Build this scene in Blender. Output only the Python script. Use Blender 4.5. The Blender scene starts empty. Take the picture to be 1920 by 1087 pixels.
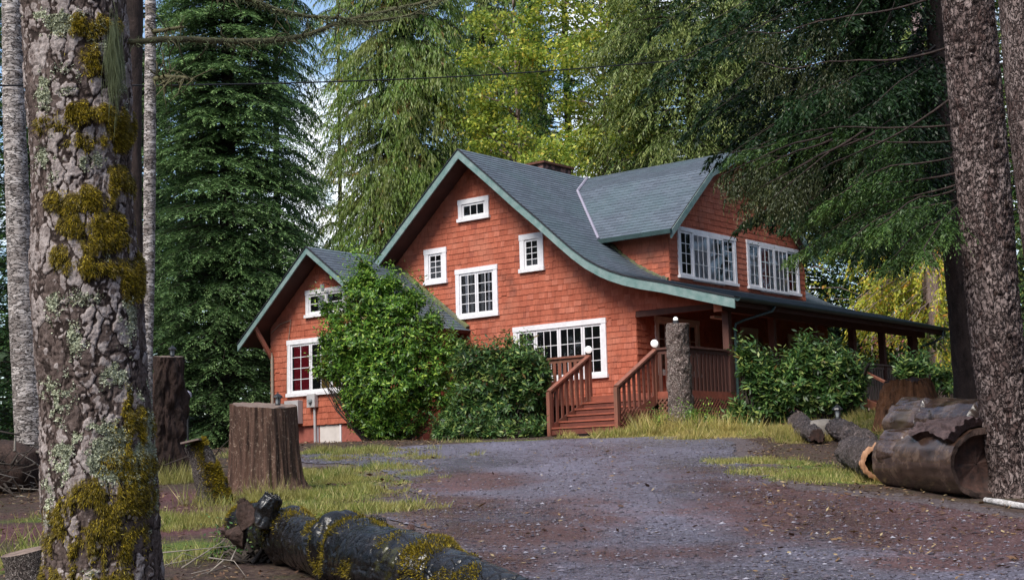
import bpy, bmesh, math
import numpy as np
from mathutils import Matrix, Vector
from mathutils.geometry import delaunay_2d_cdt

SC = bpy.context.scene
COL = SC.collection
RNG = np.random.default_rng(7)
PI = math.pi

# ------------------------------------------------------------------ camera
F, PITCH, ROLL, YAW = 2800.0, 0.126431387, 0.0272792284, 0.684670767
cp, sp, cr, sr = math.cos(PITCH), math.sin(PITCH), math.cos(ROLL), math.sin(ROLL)
R = np.array([[cr, sr, 0], [-sr, cr, 0], [0, 0, 1]]) @ np.array([[1, 0, 0], [0, sp, -cp], [0, cp, sp]])
cam_d = bpy.data.cameras.new('camera'); cam = bpy.data.objects.new('camera', cam_d); COL.objects.link(cam)
cam_d.sensor_width = 36; cam_d.lens = F / 1920 * 36; cam_d.clip_end = 2000; cam_d.clip_start = 0.1
M = Matrix.Identity(4)
for i in range(3):
    M[i][0] = R[0][i]; M[i][1] = -R[1][i]; M[i][2] = -R[2][i]
cam.matrix_world = M
SC.camera = cam


def ray(x, y):
    return R.T @ np.array([(x - 960) / F, (y - 543.5) / F, 1.0])


def P(x, y, d):
    """the point seen at photo pixel x, y at depth d metres"""
    return ray(x, y) * d


def proj(V):
    c = V @ R.T
    return 960 + F * c[:, 0] / c[:, 2], 543.5 + F * c[:, 1] / c[:, 2]


# ------------------------------------------------------------------ noise
def _h(ix, iy, iz):
    n = (ix * 374761393 + iy * 668265263 + iz * 1274126177) & 0xffffffff
    n = ((n ^ (n >> 13)) * 1274126177) & 0xffffffff
    return ((n ^ (n >> 16)) & 0xffff) / 65535.0


def vn(p):
    p = np.asarray(p, float)
    i = np.floor(p).astype(np.int64); f = p - i; f = f * f * (3 - 2 * f)
    x, y, z = i[..., 0], i[..., 1], i[..., 2]; fx, fy, fz = f[..., 0], f[..., 1], f[..., 2]
    r = 0
    for dx in (0, 1):
        for dy in (0, 1):
            for dz in (0, 1):
                w = (fx if dx else 1 - fx) * (fy if dy else 1 - fy) * (fz if dz else 1 - fz)
                r = r + w * _h(x + dx, y + dy, z + dz)
    return r


def fbm(p, o=4):
    p = np.asarray(p, float); r = 0; a = .5; s = 0
    for _ in range(o):
        r = r + a * vn(p); s += a; p = p * 2.03 + 7.3; a *= .5
    return r / s


def sm(a, b, x):
    t = np.clip((x - a) / (b - a), 0, 1); return t * t * (3 - 2 * t)


def voro(p):
    """cell noise: distance to nearest, gap to the second, random value of the cell"""
    i = np.floor(p).astype(np.int64); f = p - i; d1 = np.full(p.shape[:-1], 9.); d2 = d1.copy(); rv = d1 * 0
    for dx in (-1, 0, 1):
        for dy in (-1, 0, 1):
            for dz in (-1, 0, 1):
                c = i + np.array([dx, dy, dz]); x, y, z = c[..., 0], c[..., 1], c[..., 2]; h1 = _h(x, y, z)
                o = np.stack([h1, _h(y + 71, z, x), _h(z, x + 37, y)], -1) * .9; d = np.sqrt(((np.array([dx, dy, dz]) + o - f) ** 2).sum(-1))
                n = d < d1; d2 = np.where(n, d1, np.minimum(d2, d)); rv = np.where(n, _h(x + 5, y, z + 9), rv); d1 = np.where(n, d, d1)
    return d1, d2 - d1, rv


# ------------------------------------------------------------------ ground
def gz(X, Y):
    X = np.asarray(X, float); Y = np.asarray(Y, float)
    g = -1.6 + .08 * np.clip(Y, -40, 29) + .05 * (np.clip(Y, 29, 33.5) - 29) + .004 * (np.clip(Y, 33.5, 300) - 33.5)
    g = g + .5 * sm(5.2, 7.6, X) * sm(19.5, 25, Y) * (1 - .6 * sm(27, 33, Y))
    g = g + .10 * np.exp(-((X - 3.3) / 1.1) ** 2 - ((Y - 31) / 1.0) ** 2)
    g = g - .25 * sm(-4.5, -8, X) * sm(10, 20, Y) * 0.4
    g = g + .05 * (fbm(np.stack([X * .6, Y * .6, X * 0], -1), 3) - .5) + .02 * (fbm(np.stack([X * 3, Y * 3, X * 0], -1), 2) - .5)
    return g


def gd(x, y):
    """depth at which the ray of a pixel meets the ground"""
    r = ray(x, y); t = np.linspace(4, 120, 2400); q = r[None] * t[:, None]
    s = q[:, 2] - gz(q[:, 0], q[:, 1]); k = np.argmax(s < 0)
    return t[k] if s[k] < 0 else 120.0


def GP(x, y):
    return P(x, y, gd(x, y))


# ------------------------------------------------------------------ materials
MATS = {}


class NT:
    def __init__(s, name):
        s.m = bpy.data.materials.new(name); s.m.use_nodes = True; s.t = s.m.node_tree; s.t.nodes.clear()
        s.out = s.n('ShaderNodeOutputMaterial')

    def n(s, typ, **k):
        nd = s.t.nodes.new(typ)
        for a, v in k.items():
            if a in nd.inputs: nd.inputs[a].default_value = v
            else: setattr(nd, a, v)
        return nd

    def l(s, a, b):
        s.t.links.new(a, b)

    def coord(s, scale=(1, 1, 1), uv=False, gen=None):
        c = s.n('ShaderNodeTexCoord'); mp = s.n('ShaderNodeMapping'); mp.inputs['Scale'].default_value = scale
        s.l(c.outputs[gen or ('UV' if uv else 'Object')], mp.inputs['Vector']); return mp.outputs[0]

    def noise(s, sc, scale=(1, 1, 1), det=5, rough=.6, vec=None, uv=False):
        nd = s.n('ShaderNodeTexNoise'); nd.inputs['Scale'].default_value = sc; nd.inputs['Detail'].default_value = det
        nd.inputs['Roughness'].default_value = rough
        s.l(vec if vec is not None else s.coord(scale, uv), nd.inputs['Vector']); return nd.outputs['Fac']

    def ramp(s, fac, stops, interp='LINEAR'):
        r = s.n('ShaderNodeValToRGB'); r.color_ramp.interpolation = interp
        e = r.color_ramp.elements
        while len(e) < len(stops): e.new(.5)
        for k, (p, c) in enumerate(stops):
            e[k].position = p; e[k].color = (c, c, c, 1) if not hasattr(c, '__len__') else (*c, 1)
        s.l(fac, r.inputs[0]); return r.outputs[0]

    def mix(s, fac, a, b, mode='MIX'):
        m = s.n('ShaderNodeMix'); m.data_type = 'RGBA'; m.blend_type = mode
        for v, i in ((fac, 0), (a, 6), (b, 7)):
            if hasattr(v, 'is_linked') or hasattr(v, 'links'): s.l(v, m.inputs[i])
            elif i == 0: m.inputs[0].default_value = v
            else: m.inputs[i].default_value = (*v, 1)
        return m.outputs[2]

    def math(s, op, a, b=0.0):
        m = s.n('ShaderNodeMath'); m.operation = op
        for v, i in ((a, 0), (b, 1)):
            if hasattr(v, 'links'): s.l(v, m.inputs[i])
            else: m.inputs[i].default_value = v
        return m.outputs[0]

    def attr(s, name):
        a = s.n('ShaderNodeAttribute'); a.attribute_name = name; return a.outputs['Fac']

    def island(s):
        return s.n('ShaderNodeNewGeometry').outputs['Random Per Island']

    def bsdf(s, col, rough=.7, bump=None, bs=.3, bd=.02, spec=.5, trans=0, emit=None):
        b = s.n('ShaderNodeBsdfPrincipled')
        for v, i in ((col, 'Base Color'), (rough, 'Roughness')):
            if hasattr(v, 'links'): s.l(v, b.inputs[i])
            else: b.inputs[i].default_value = (*v, 1) if hasattr(v, '__len__') else v
        b.inputs['Specular IOR Level'].default_value = spec
        if bump is not None:
            bp = s.n('ShaderNodeBump'); bp.inputs['Strength'].default_value = bs; bp.inputs['Distance'].default_value = bd
            s.l(bump, bp.inputs['Height']); s.l(bp.outputs[0], b.inputs['Normal'])
        if emit:
            b.inputs['Emission Color'].default_value = (*emit[0], 1); b.inputs['Emission Strength'].default_value = emit[1]
        o = b.outputs[0]
        if trans:
            tr = s.n('ShaderNodeBsdfTranslucent'); ms = s.n('ShaderNodeMixShader'); ms.inputs[0].default_value = trans
            if hasattr(col, 'links'): s.l(col, tr.inputs[0])
            else: tr.inputs[0].default_value = (*col, 1)
            s.l(o, ms.inputs[1]); s.l(tr.outputs[0], ms.inputs[2]); o = ms.outputs[0]
        s.l(o, s.out.inputs[0]); MATS[s.m.name] = s.m; return s.m


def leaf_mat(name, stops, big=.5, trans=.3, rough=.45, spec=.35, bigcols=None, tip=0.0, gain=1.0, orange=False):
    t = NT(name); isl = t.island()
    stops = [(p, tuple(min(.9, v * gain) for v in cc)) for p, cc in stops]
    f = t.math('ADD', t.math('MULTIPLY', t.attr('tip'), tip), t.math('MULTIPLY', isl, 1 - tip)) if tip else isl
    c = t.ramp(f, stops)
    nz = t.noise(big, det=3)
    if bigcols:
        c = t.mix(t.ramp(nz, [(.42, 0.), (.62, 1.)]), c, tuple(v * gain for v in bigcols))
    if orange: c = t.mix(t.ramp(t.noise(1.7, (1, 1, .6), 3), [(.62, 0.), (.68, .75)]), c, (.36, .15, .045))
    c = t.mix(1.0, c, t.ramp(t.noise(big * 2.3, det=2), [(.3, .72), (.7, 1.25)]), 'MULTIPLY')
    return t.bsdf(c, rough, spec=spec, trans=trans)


def plain(name, col, rough=.6, var=.25, sc=6, bump=.15, scale=(1, 1, 1), spec=.5, **k):
    t = NT(name); n1 = t.noise(sc, scale)
    c = t.mix(1.0, col, t.ramp(n1, [(.25, 1 - var), (.75, 1 + var)]), 'MULTIPLY')
    return t.bsdf(c, rough, bump=n1, bs=bump, spec=spec, **k)


# --- shingled walls
t = NT('red_shingle'); isl = t.island(); n1 = t.noise(40, (1, 1, .15)); n2 = t.noise(1.1, det=6); n3 = t.noise(3.2, det=5, rough=.7)
c = t.ramp(isl, [(0, (.35, .090, .050)), (.35, (.395, .108, .061)), (.8, (.43, .122, .070)), (.95, (.47, .15, .094)), (1, (.26, .064, .040))])
c = t.mix(1.0, c, t.ramp(n1, [(.3, .78), (.7, 1.15)]), 'MULTIPLY')
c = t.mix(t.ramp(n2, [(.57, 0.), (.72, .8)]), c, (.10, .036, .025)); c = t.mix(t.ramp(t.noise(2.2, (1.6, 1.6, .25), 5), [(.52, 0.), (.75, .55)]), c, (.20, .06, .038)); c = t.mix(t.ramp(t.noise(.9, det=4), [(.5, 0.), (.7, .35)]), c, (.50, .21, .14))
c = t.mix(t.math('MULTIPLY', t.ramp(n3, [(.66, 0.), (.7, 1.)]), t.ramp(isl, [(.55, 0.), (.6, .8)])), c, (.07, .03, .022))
t.bsdf(c, .75, bump=n1, bs=.35, bd=.01, spec=.25)
plain('foundation_red', (.30, .085, .06), .8, .3, 8)
plain('white_paint', (.74, .72, .74), .5, .12, 7, .05)
plain('pale_panel', (.62, .56, .52), .7, .15, 4)
t = NT('green_trim'); n1 = t.noise(5, (1, 1, 1), 6)
t.bsdf(t.mix(t.ramp(n1, [(.35, 0.), (.7, 1.)]), (.12, .205, .195), (.23, .30, .29)), .6, bump=n1, bs=.1, spec=.3)
plain('gutter_green', (.022, .045, .044), .4, .3, 5)
plain('dark_edge', (.015, .016, .02), .7)
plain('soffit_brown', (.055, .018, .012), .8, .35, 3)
plain('orange_beam', (.5, .17, .09), .7, .2, 8)
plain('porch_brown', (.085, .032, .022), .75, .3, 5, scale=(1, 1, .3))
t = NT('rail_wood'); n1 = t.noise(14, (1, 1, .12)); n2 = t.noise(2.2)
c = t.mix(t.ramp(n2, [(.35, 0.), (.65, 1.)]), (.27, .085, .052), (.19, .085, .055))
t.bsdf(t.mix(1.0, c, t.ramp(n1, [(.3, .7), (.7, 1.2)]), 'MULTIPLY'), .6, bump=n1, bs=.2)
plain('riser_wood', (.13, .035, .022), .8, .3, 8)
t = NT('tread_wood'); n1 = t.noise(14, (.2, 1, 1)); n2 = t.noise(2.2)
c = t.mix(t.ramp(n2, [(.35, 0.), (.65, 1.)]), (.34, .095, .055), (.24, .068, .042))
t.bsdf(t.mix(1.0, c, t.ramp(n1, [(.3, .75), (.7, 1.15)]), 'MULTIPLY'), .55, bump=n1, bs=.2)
plain('weathered_grey_wood', (.19, .14, .12), .8, .3, 12, scale=(1, 1, .15))
plain('galvanised', (.30, .29, .27), .5, .15, 4)
plain('beige_pipe', (.27, .23, .18), .6, .15)
plain('meter_grey', (.42, .40, .40), .5, .12, 3)
plain('black_metal', (.018, .018, .02), .4, .3)
plain('flashing', (.27, .25, .31), .5, .15)
plain('cable_black', (.01, .01, .01), .5)
t = NT('globe_glass'); t.bsdf((.85, .85, .83), .25, emit=((1, .98, .95), .35))
t = NT('lantern_glass'); t.bsdf((.25, .27, .28), .15)
# glass of the windows: mirror film over a see-through sheet
t = NT('window_glass'); g = t.n('ShaderNodeBsdfGlossy'); g.inputs['Roughness'].default_value = .03; g.inputs['Color'].default_value = (.9, .93, 1, 1)
tp = t.n('ShaderNodeBsdfTransparent'); fr = t.n('ShaderNodeFresnel'); fr.inputs['IOR'].default_value = 1.55; ms = t.n('ShaderNodeMixShader')
nz = t.noise(1.5, det=2); bp = t.n('ShaderNodeBump'); bp.inputs['Strength'].default_value = .2; bp.inputs['Distance'].default_value = .01; t.l(nz, bp.inputs['Height']); t.l(bp.outputs[0], g.inputs['Normal'])
t.l(fr.outputs[0], ms.inputs[0]); t.l(tp.outputs[0], ms.inputs[1]); t.l(g.outputs[0], ms.inputs[2]); t.l(ms.outputs[0], t.out.inputs[0]); MATS['window_glass'] = t.m
t = NT('painted_shade'); t.bsdf((.026, .025, .027), 1.0, spec=0)  # flat near-black stands in for the unlit rooms and the porch shade
for nm, cc in (('curtain_red', (.42, .012, .03)), ('curtain_white', (.74, .73, .80)), ('curtain_yellow', (.62, .40, .08)), ('curtain_grey', (.20, .20, .21))):
    t = NT(nm); w = t.noise(26, (1, 1, .02), 2); t.bsdf(t.mix(1.0, cc, t.ramp(w, [(.3, .6), (.7, 1.2)]), 'MULTIPLY'), .9)
# --- roof: three-tab shingles laid out by UV in metres
t = NT('roof_shingle'); uv = t.coord((1, 1, 1), True)
br = t.n('ShaderNodeTexBrick'); br.offset = .5; br.inputs['Scale'].default_value = 1; br.inputs['Brick Width'].default_value = .3; br.inputs['Row Height'].default_value = .14
br.inputs['Mortar Size'].default_value = .006; br.inputs['Color1'].default_value = (.066, .082, .105, 1); br.inputs['Color2'].default_value = (.10, .122, .152, 1); br.inputs['Mortar'].default_value = (.03, .034, .04, 1)
br.inputs['Bias'].default_value = 0; t.l(uv, br.inputs['Vector'])
n1 = t.noise(.7, det=6); n2 = t.noise(160, det=3); n3 = t.noise(2.5, det=6)
c = t.mix(t.ramp(n1, [(.45, 0.), (.75, .6)]), br.outputs[0], (.07, .118, .125))
c = t.mix(t.ramp(n3, [(.62, 0.), (.8, .35)]), c, (.15, .15, .165))
c = t.mix(1.0, c, t.ramp(n2, [(.3, .75), (.7, 1.25)]), 'MULTIPLY')
t.bsdf(c, .62, bump=n2, bs=.15, spec=.5)
t = NT('mossy_roof'); n1 = t.noise(7, det=6)
t.bsdf(t.mix(t.ramp(n1, [(.4, 0.), (.6, 1.)]), (.10, .10, .085), (.13, .14, .05)), .9, bump=n1, bs=.4)
# --- chimney stone
t = NT('chimney_stone'); v = t.n('ShaderNodeTexVoronoi'); v.inputs['Scale'].default_value = 7; t.l(t.coord(), v.inputs['Vector'])
t.bsdf(t.mix(t.ramp(v.outputs['Distance'], [(.3, 0.), (.55, 1.)]), (.25, .13, .11), (.06, .035, .03)), .9, bump=v.outputs['Distance'], bs=.5)
plain('rust_cap', (.10, .035, .02), .8, .4, 8)
# --- ground
t = NT('ground'); gr = t.attr('grass'); n1 = t.noise(1.4, det=8, rough=.7); n2 = t.noise(16, det=7, rough=.8); n3 = t.noise(70, det=3); n4 = t.noise(.35, det=3); n5 = t.noise(4, det=6, rough=.75)
soil = t.ramp(n2, [(.30, (.020, .012, .010)), (.45, (.060, .036, .030)), (.58, (.12, .078, .062)), (.72, (.24, .18, .145))])
soil = t.mix(t.ramp(n5, [(.48, 0.), (.62, .55)]), soil, (.06, .065, .022))
soil = t.mix(t.attr('path'), soil, t.ramp(n2, [(.25, (.065, .026, .028)), (.5, (.14, .058, .062)), (.75, (.28, .15, .155))]))
grs = t.ramp(n2, [(.3, (.04, .06, .012)), (.55, (.12, .17, .03)), (.75, (.25, .25, .07))])
f = t.math('ADD', gr, t.math('MULTIPLY', t.math('SUBTRACT', t.math('ADD', t.math('MULTIPLY', n1, .6), t.math('MULTIPLY', n5, .4)), .5), 1.5))
c = t.mix(t.ramp(f, [(.36, 0.), (.66, 1.)]), soil, grs)
vv = t.n('ShaderNodeTexVoronoi'); vv.inputs['Scale'].default_value = 34; t.l(t.coord(), vv.inputs['Vector'])
gv = t.mix(t.ramp(n2, [(.35, 0.), (.65, 1.)]), (.07, .045, .045), t.ramp(vv.outputs['Color'], [(0, (.09, .07, .075)), (.8, (.22, .19, .20)), (1, (.40, .37, .39))]))
c = t.mix(t.ramp(t.math('ADD', t.attr('gravelly'), t.math('MULTIPLY', t.math('SUBTRACT', n5, .5), 1.6)), [(.45, 0.), (.62, 1.)]), c, gv)
c = t.mix(1.0, c, t.ramp(n3, [(.3, .6), (.7, 1.35)]), 'MULTIPLY')
t.bsdf(c, .8, bump=n2, bs=.9, bd=.05, spec=.25)
t = NT('gravel'); red = t.attr('red'); n1 = t.noise(1.1, det=7, rough=.7); n2 = t.noise(30, det=7, rough=.85); n3 = t.noise(7, det=7, rough=.8); n6 = t.noise(.6, (1, .6, 1), det=5)
vv = t.n('ShaderNodeTexVoronoi'); vv.inputs['Scale'].default_value = 52; t.l(t.coord(), vv.inputs['Vector'])
vw = t.n('ShaderNodeTexVoronoi'); vw.inputs['Scale'].default_value = 17; t.l(t.coord(), vw.inputs['Vector'])
stone = t.ramp(vv.outputs['Color'], [(0, (.045, .042, .056)), (.5, (.125, .118, .160)), (.85, (.225, .212, .285)), (1, (.44, .42, .50))])  # wet sky sheen put into the colour: stones lightened and blued
grey = t.mix(t.ramp(n2, [(.38, 0.), (.6, 1.)]), (.052, .045, .058), stone)
dirt = t.mix(t.ramp(n2, [(.42, 0.), (.66, 1.)]), (.055, .024, .024), t.ramp(vv.outputs['Color'], [(0, (.066, .032, .032)), (.75, (.140, .076, .076)), (1, (.36, .29, .30))]))
f = t.math('ADD', red, t.math('MULTIPLY', t.math('SUBTRACT', t.math('ADD', t.math('MULTIPLY', n1, .55), t.math('MULTIPLY', n3, .45)), .5), 2.1))
c = t.mix(t.ramp(f, [(.22, 0.), (.62, 1.)]), grey, dirt)
c = t.mix(1.0, c, t.ramp(n3, [(.32, .8), (.62, 1.6)]), 'MULTIPLY'); c = t.mix(1.0, c, t.ramp(n6, [(.35, .8), (.65, 1.35)]), 'MULTIPLY')
rr = t.ramp(t.math('ADD', t.math('MULTIPLY', n6, .5), t.math('MULTIPLY', n3, .5)), [(.42, .16), (.6, .55)])
hb = t.math('ADD', t.math('MULTIPLY', vv.outputs['Distance'], -.5), t.math('ADD', n2, t.math('MULTIPLY', n3, 1.5)))
t.bsdf(c, rr, bump=hb, bs=.8, bd=.03, spec=.5)
t = NT('pebbles'); c = t.ramp(t.island(), [(0, (.035, .028, .034)), (.5, (.085, .068, .08)), (.85, (.17, .15, .18)), (1, (.30, .29, .33))]); t.bsdf(c, .4)
t = NT('leaf_litter'); c = t.ramp(t.island(), [(0, (.05, .025, .015)), (.5, (.14, .07, .035)), (.8, (.26, .16, .07)), (1, (.42, .33, .18))]); t.bsdf(c, .7, trans=.15)
# --- foliage
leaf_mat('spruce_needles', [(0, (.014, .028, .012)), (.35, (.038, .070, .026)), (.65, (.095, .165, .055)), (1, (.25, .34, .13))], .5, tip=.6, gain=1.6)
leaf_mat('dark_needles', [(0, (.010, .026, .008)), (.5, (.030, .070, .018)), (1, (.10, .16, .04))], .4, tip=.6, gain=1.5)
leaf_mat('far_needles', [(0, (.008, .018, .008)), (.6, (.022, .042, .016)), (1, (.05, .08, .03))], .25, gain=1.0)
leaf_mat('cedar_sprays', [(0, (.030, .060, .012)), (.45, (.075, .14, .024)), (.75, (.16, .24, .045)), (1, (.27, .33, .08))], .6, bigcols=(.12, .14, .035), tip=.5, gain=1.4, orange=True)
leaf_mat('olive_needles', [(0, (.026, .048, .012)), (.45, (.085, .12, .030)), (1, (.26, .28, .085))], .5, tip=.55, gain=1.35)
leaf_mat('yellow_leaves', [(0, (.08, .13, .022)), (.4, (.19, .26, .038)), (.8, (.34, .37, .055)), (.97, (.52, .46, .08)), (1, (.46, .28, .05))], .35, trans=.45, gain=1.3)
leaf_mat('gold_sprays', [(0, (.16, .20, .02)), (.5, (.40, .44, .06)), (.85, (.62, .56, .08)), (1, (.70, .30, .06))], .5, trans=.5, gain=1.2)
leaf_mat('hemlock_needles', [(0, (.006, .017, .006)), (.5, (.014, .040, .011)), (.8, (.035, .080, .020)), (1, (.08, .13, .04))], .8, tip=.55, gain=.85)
leaf_mat('bright_hemlock', [(0, (.012, .030, .008)), (.45, (.045, .095, .020)), (1, (.17, .25, .055))], .9, tip=.55, gain=1.0)
leaf_mat('dry_hemlock', [(0, (.016, .026, .010)), (.5, (.05, .065, .022)), (1, (.15, .15, .05))], .9, tip=.5, gain=.9)
leaf_mat('laurel_leaves', [(0, (.16, .10, .03)), (.02, (.028, .07, .012)), (.45, (.075, .17, .022)), (.8, (.17, .31, .04)), (1, (.38, .50, .08))], .9, rough=.36, spec=.4, gain=1.2)
leaf_mat('rhododendron_leaves', [(0, (.22, .13, .04)), (.025, (.020, .052, .016)), (.45, (.055, .125, .030)), (.8, (.12, .21, .055)), (1, (.34, .40, .10))], 1.1, rough=.38, spec=.4, gain=1.05)
leaf_mat('grass_blades', [(0, (.07, .11, .022)), (.4, (.16, .22, .04)), (.75, (.34, .34, .10)), (1, (.62, .50, .25))], 1.6, trans=.4, bigcols=(.30, .27, .085), gain=1.15)
leaf_mat('dry_grass_blades', [(0, (.12, .10, .04)), (.3, (.22, .27, .05)), (.6, (.40, .38, .10)), (.85, (.58, .46, .17)), (1, (.70, .55, .28))], 1.4, trans=.35, bigcols=(.50, .40, .14), gain=1.0)
leaf_mat('moss_tufts', [(0, (.05, .038, .006)), (.5, (.15, .115, .010)), (.85, (.34, .24, .014)), (1, (.50, .40, .03))], 3, trans=.3, gain=1.15)
leaf_mat('lichen_flakes', [(0, (.20, .22, .13)), (.5, (.42, .44, .30)), (1, (.66, .68, .54))], 4, trans=.1, rough=.8)
leaf_mat('hanging_lichen', [(0, (.12, .14, .06)), (1, (.28, .31, .16))], 3, trans=.2, rough=.9)
leaf_mat('pink_leaves', [(0, (.34, .08, .09)), (1, (.6, .25, .24))], 2)


def bark_v(name, crack, lo, hi, sc=14, st=(1, 1, .45), width=.12, moss=None, mossamt=.6, rough=.88, bs=1.0, spec=.2, warp=.25, flake=None):
    """bark in plates: stretched cells with dark cracks between them, some cells paler"""
    t = NT(name); co = t.coord(st); nz = t.n('ShaderNodeTexNoise'); nz.inputs['Scale'].default_value = sc * .7; nz.inputs['Detail'].default_value = 5; t.l(co, nz.inputs['Vector'])
    m = t.n('ShaderNodeMix'); m.data_type = 'VECTOR'; m.inputs[0].default_value = 1.0
    va = t.n('ShaderNodeVectorMath'); va.operation = 'MULTIPLY_ADD'; va.inputs[1].default_value = (warp, warp, warp); t.l(nz.outputs['Color'], va.inputs[0]); t.l(co, va.inputs[2])
    v1 = t.n('ShaderNodeTexVoronoi'); v1.feature = 'DISTANCE_TO_EDGE'; v1.inputs['Scale'].default_value = sc; t.l(va.outputs[0], v1.inputs['Vector'])
    v2 = t.n('ShaderNodeTexVoronoi'); v2.inputs['Scale'].default_value = sc; t.l(va.outputs[0], v2.inputs['Vector'])
    n4 = t.noise(sc * 4, det=5, rough=.7); n3 = t.noise(1.7, det=6, rough=.7)
    f = t.math('ADD', t.math('MULTIPLY', v2.outputs['Color'], .55), t.math('MULTIPLY', n3, .45)) if False else t.math('ADD', t.math('MULTIPLY', t.ramp(v2.outputs['Color'], [(0, 0.), (1, 1.)]), .5), t.math('MULTIPLY', n3, .5))
    c = t.ramp(f, [(.3, lo), (.5, tuple((x + y) / 2 for x, y in zip(lo, hi))), (.68, hi)])
    if flake: c = t.mix(t.ramp(n4, [(.57, 0.), (.63, .9)]), c, flake)
    c = t.mix(1.0, c, t.ramp(n4, [(.3, .6), (.7, 1.35)]), 'MULTIPLY')
    c = t.mix(t.ramp(v1.outputs['Distance'], [(width * .25, 1.), (width, 0.)]), c, crack)
    if moss: c = t.mix(t.ramp(n3, [(mossamt, 0.), (mossamt + .08, .9)]), c, moss)
    h = t.math('ADD', t.ramp(v1.outputs['Distance'], [(0, 0.), (width * 1.4, 1.)]), t.math('MULTIPLY', n4, .5))
    return t.bsdf(c, rough, bump=h, bs=bs, bd=.02, spec=spec)


def bark_mat(name, dark, mid, pale, pale_amt=.55, sc=9, stretch=.3, rough=.85, bs=.9, moss=None, mossamt=.62, wet=False):
    t = NT(name); n1 = t.noise(sc, (1, 1, stretch), 8, .7); n2 = t.noise(sc * 1.7, (1, 1, .7), 6, .75); n3 = t.noise(2.0, det=6, rough=.7); n4 = t.noise(sc * 6, det=4, rough=.7)
    c = t.ramp(n1, [(.3, dark), (.52, mid), (.75, tuple(min(1, v * 1.7) for v in mid))])
    c = t.mix(t.ramp(n2, [(pale_amt, 0.), (pale_amt + .09, 1.)]), c, pale)
    c = t.mix(1.0, c, t.ramp(n4, [(.3, .6), (.7, 1.35)]), 'MULTIPLY')
    if moss: c = t.mix(t.ramp(n3, [(mossamt, 0.), (mossamt + .1, .9)]), c, moss)
    h = t.math('ADD', n1, t.math('MULTIPLY', n4, .4))
    return t.bsdf(c, rough, bump=h, bs=bs, bd=.03, spec=.25 if not wet else .7)


bark_v('pale_bark', (.05, .04, .036), (.20, .165, .15), (.62, .56, .53), 9, (.6, .6, 2.0), .07, moss=(.15, .12, .02), mossamt=.66, warp=.5)
bark_mat('grey_bark', (.035, .028, .025), (.13, .10, .09), (.30, .27, .24), .54, 9, .8, moss=(.07, .07, .02))
bark_mat('dark_bark', (.012, .009, .008), (.045, .03, .026), (.09, .07, .06), .6, 9, .4)
bark_v('flaky_bark', (.022, .014, .013), (.085, .053, .047), (.27, .21, .195), 12, (1, 1, .45), .11, warp=.55)
bark_v('log_bark', (.016, .011, .010), (.11, .076, .066), (.30, .235, .22), 15, (1, 1, 1), .14, warp=.6, rough=.55, spec=.5)
bark_mat('stump_wood', (.018, .011, .010), (.15, .085, .062), (.46, .34, .26), .56, 17, .05, bs=1.6)
bark_mat('snag_wood', (.012, .008, .007), (.05, .03, .024), (.18, .10, .07), .68, 6, .3, bs=1.2)
bark_mat('rotten_wood', (.04, .018, .010), (.20, .085, .038), (.40, .22, .12), .60, 10, .15, bs=1.2)
bark_mat('slab_bark', (.03, .018, .018), (.12, .080, .078), (.27, .21, .20), .62, 9, 1, bs=1.4, rough=.5)
bark_mat('broken_wood', (.06, .035, .03), (.22, .13, .115), (.42, .32, .31), .6, 16, .2, bs=1.2)
bark_mat('sunlit_bark', (.12, .08, .075), (.30, .22, .21), (.42, .33, .32), .6, 8, .3)  # pale tone carries the sunlight on the golden cedar's trunk
bark_v('pillar_bark', (.07, .05, .045), (.20, .135, .12), (.42, .33, .30), 15, (1, 1, 1), .14, flake=(.78, .76, .68), warp=.6)
bark_v('stub_bark', (.03, .022, .02), (.12, .09, .085), (.34, .29, .26), 22, (1, 1, .9), .16, flake=(.42, .38, .34), warp=.5)
bark_mat('white_pole', (.2, .19, .18), (.45, .43, .42), (.65, .62, .62), .5, 12, 1)
plain('dull_stone', (.30, .26, .22), .85, .3, 5)
plain('twig_bark', (.05, .038, .03), .9, .4, 10)
plain('mossy_twig', (.085, .075, .035), .95, .5, 12)
plain('bare_twig', (.22, .19, .16), .8, .3, 10)
t = NT('cut_wood'); w = t.noise(30, (1, 1, .1), 4); t.bsdf(t.ramp(w, [(.3, (.20, .09, .045)), (.7, (.48, .25, .13))]), .6, bump=w, bs=.3)
t = NT('dull_cut'); w = t.noise(14, det=6); t.bsdf(t.ramp(w, [(.3, (.10, .06, .045)), (.7, (.26, .19, .15))]), .7, bump=w, bs=.3)
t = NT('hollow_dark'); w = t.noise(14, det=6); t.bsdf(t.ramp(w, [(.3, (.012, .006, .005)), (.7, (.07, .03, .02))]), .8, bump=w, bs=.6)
# wet barkless wood
t = NT('wet_log'); n1 = t.noise(9, (1, 1, 1), 7, .6); n2 = t.noise(3, det=5); n3 = t.noise(2.2, det=6); n4 = t.noise(40, det=3)
c = t.ramp(n1, [(.35, (.003, .003, .003)), (.6, (.011, .009, .009)), (.8, (.05, .042, .042))])
c = t.mix(t.ramp(n3, [(.63, 0.), (.70, .9)]), c, (.05, .048, .008))
t.bsdf(c, t.ramp(n2, [(.35, .13), (.65, .30)]), bump=t.math('ADD', n1, t.math('MULTIPLY', n4, .25)), bs=.5, bd=.02, spec=.55)
t = NT('polished_wet_wood'); n1 = t.noise(5, (.25, 1, 1), 7, .65); n2 = t.noise(1.6, det=5)
c = t.ramp(n1, [(.3, (.016, .008, .006)), (.5, (.060, .034, .024)), (.7, (.16, .105, .075))])
c = t.mix(t.ramp(n2, [(.55, 0.), (.7, .6)]), c, (.05, .040, .014))
t.bsdf(c, t.ramp(n2, [(.3, .14), (.7, .32)]), bump=n1, bs=.3, bd=.02, spec=1.0)
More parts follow.
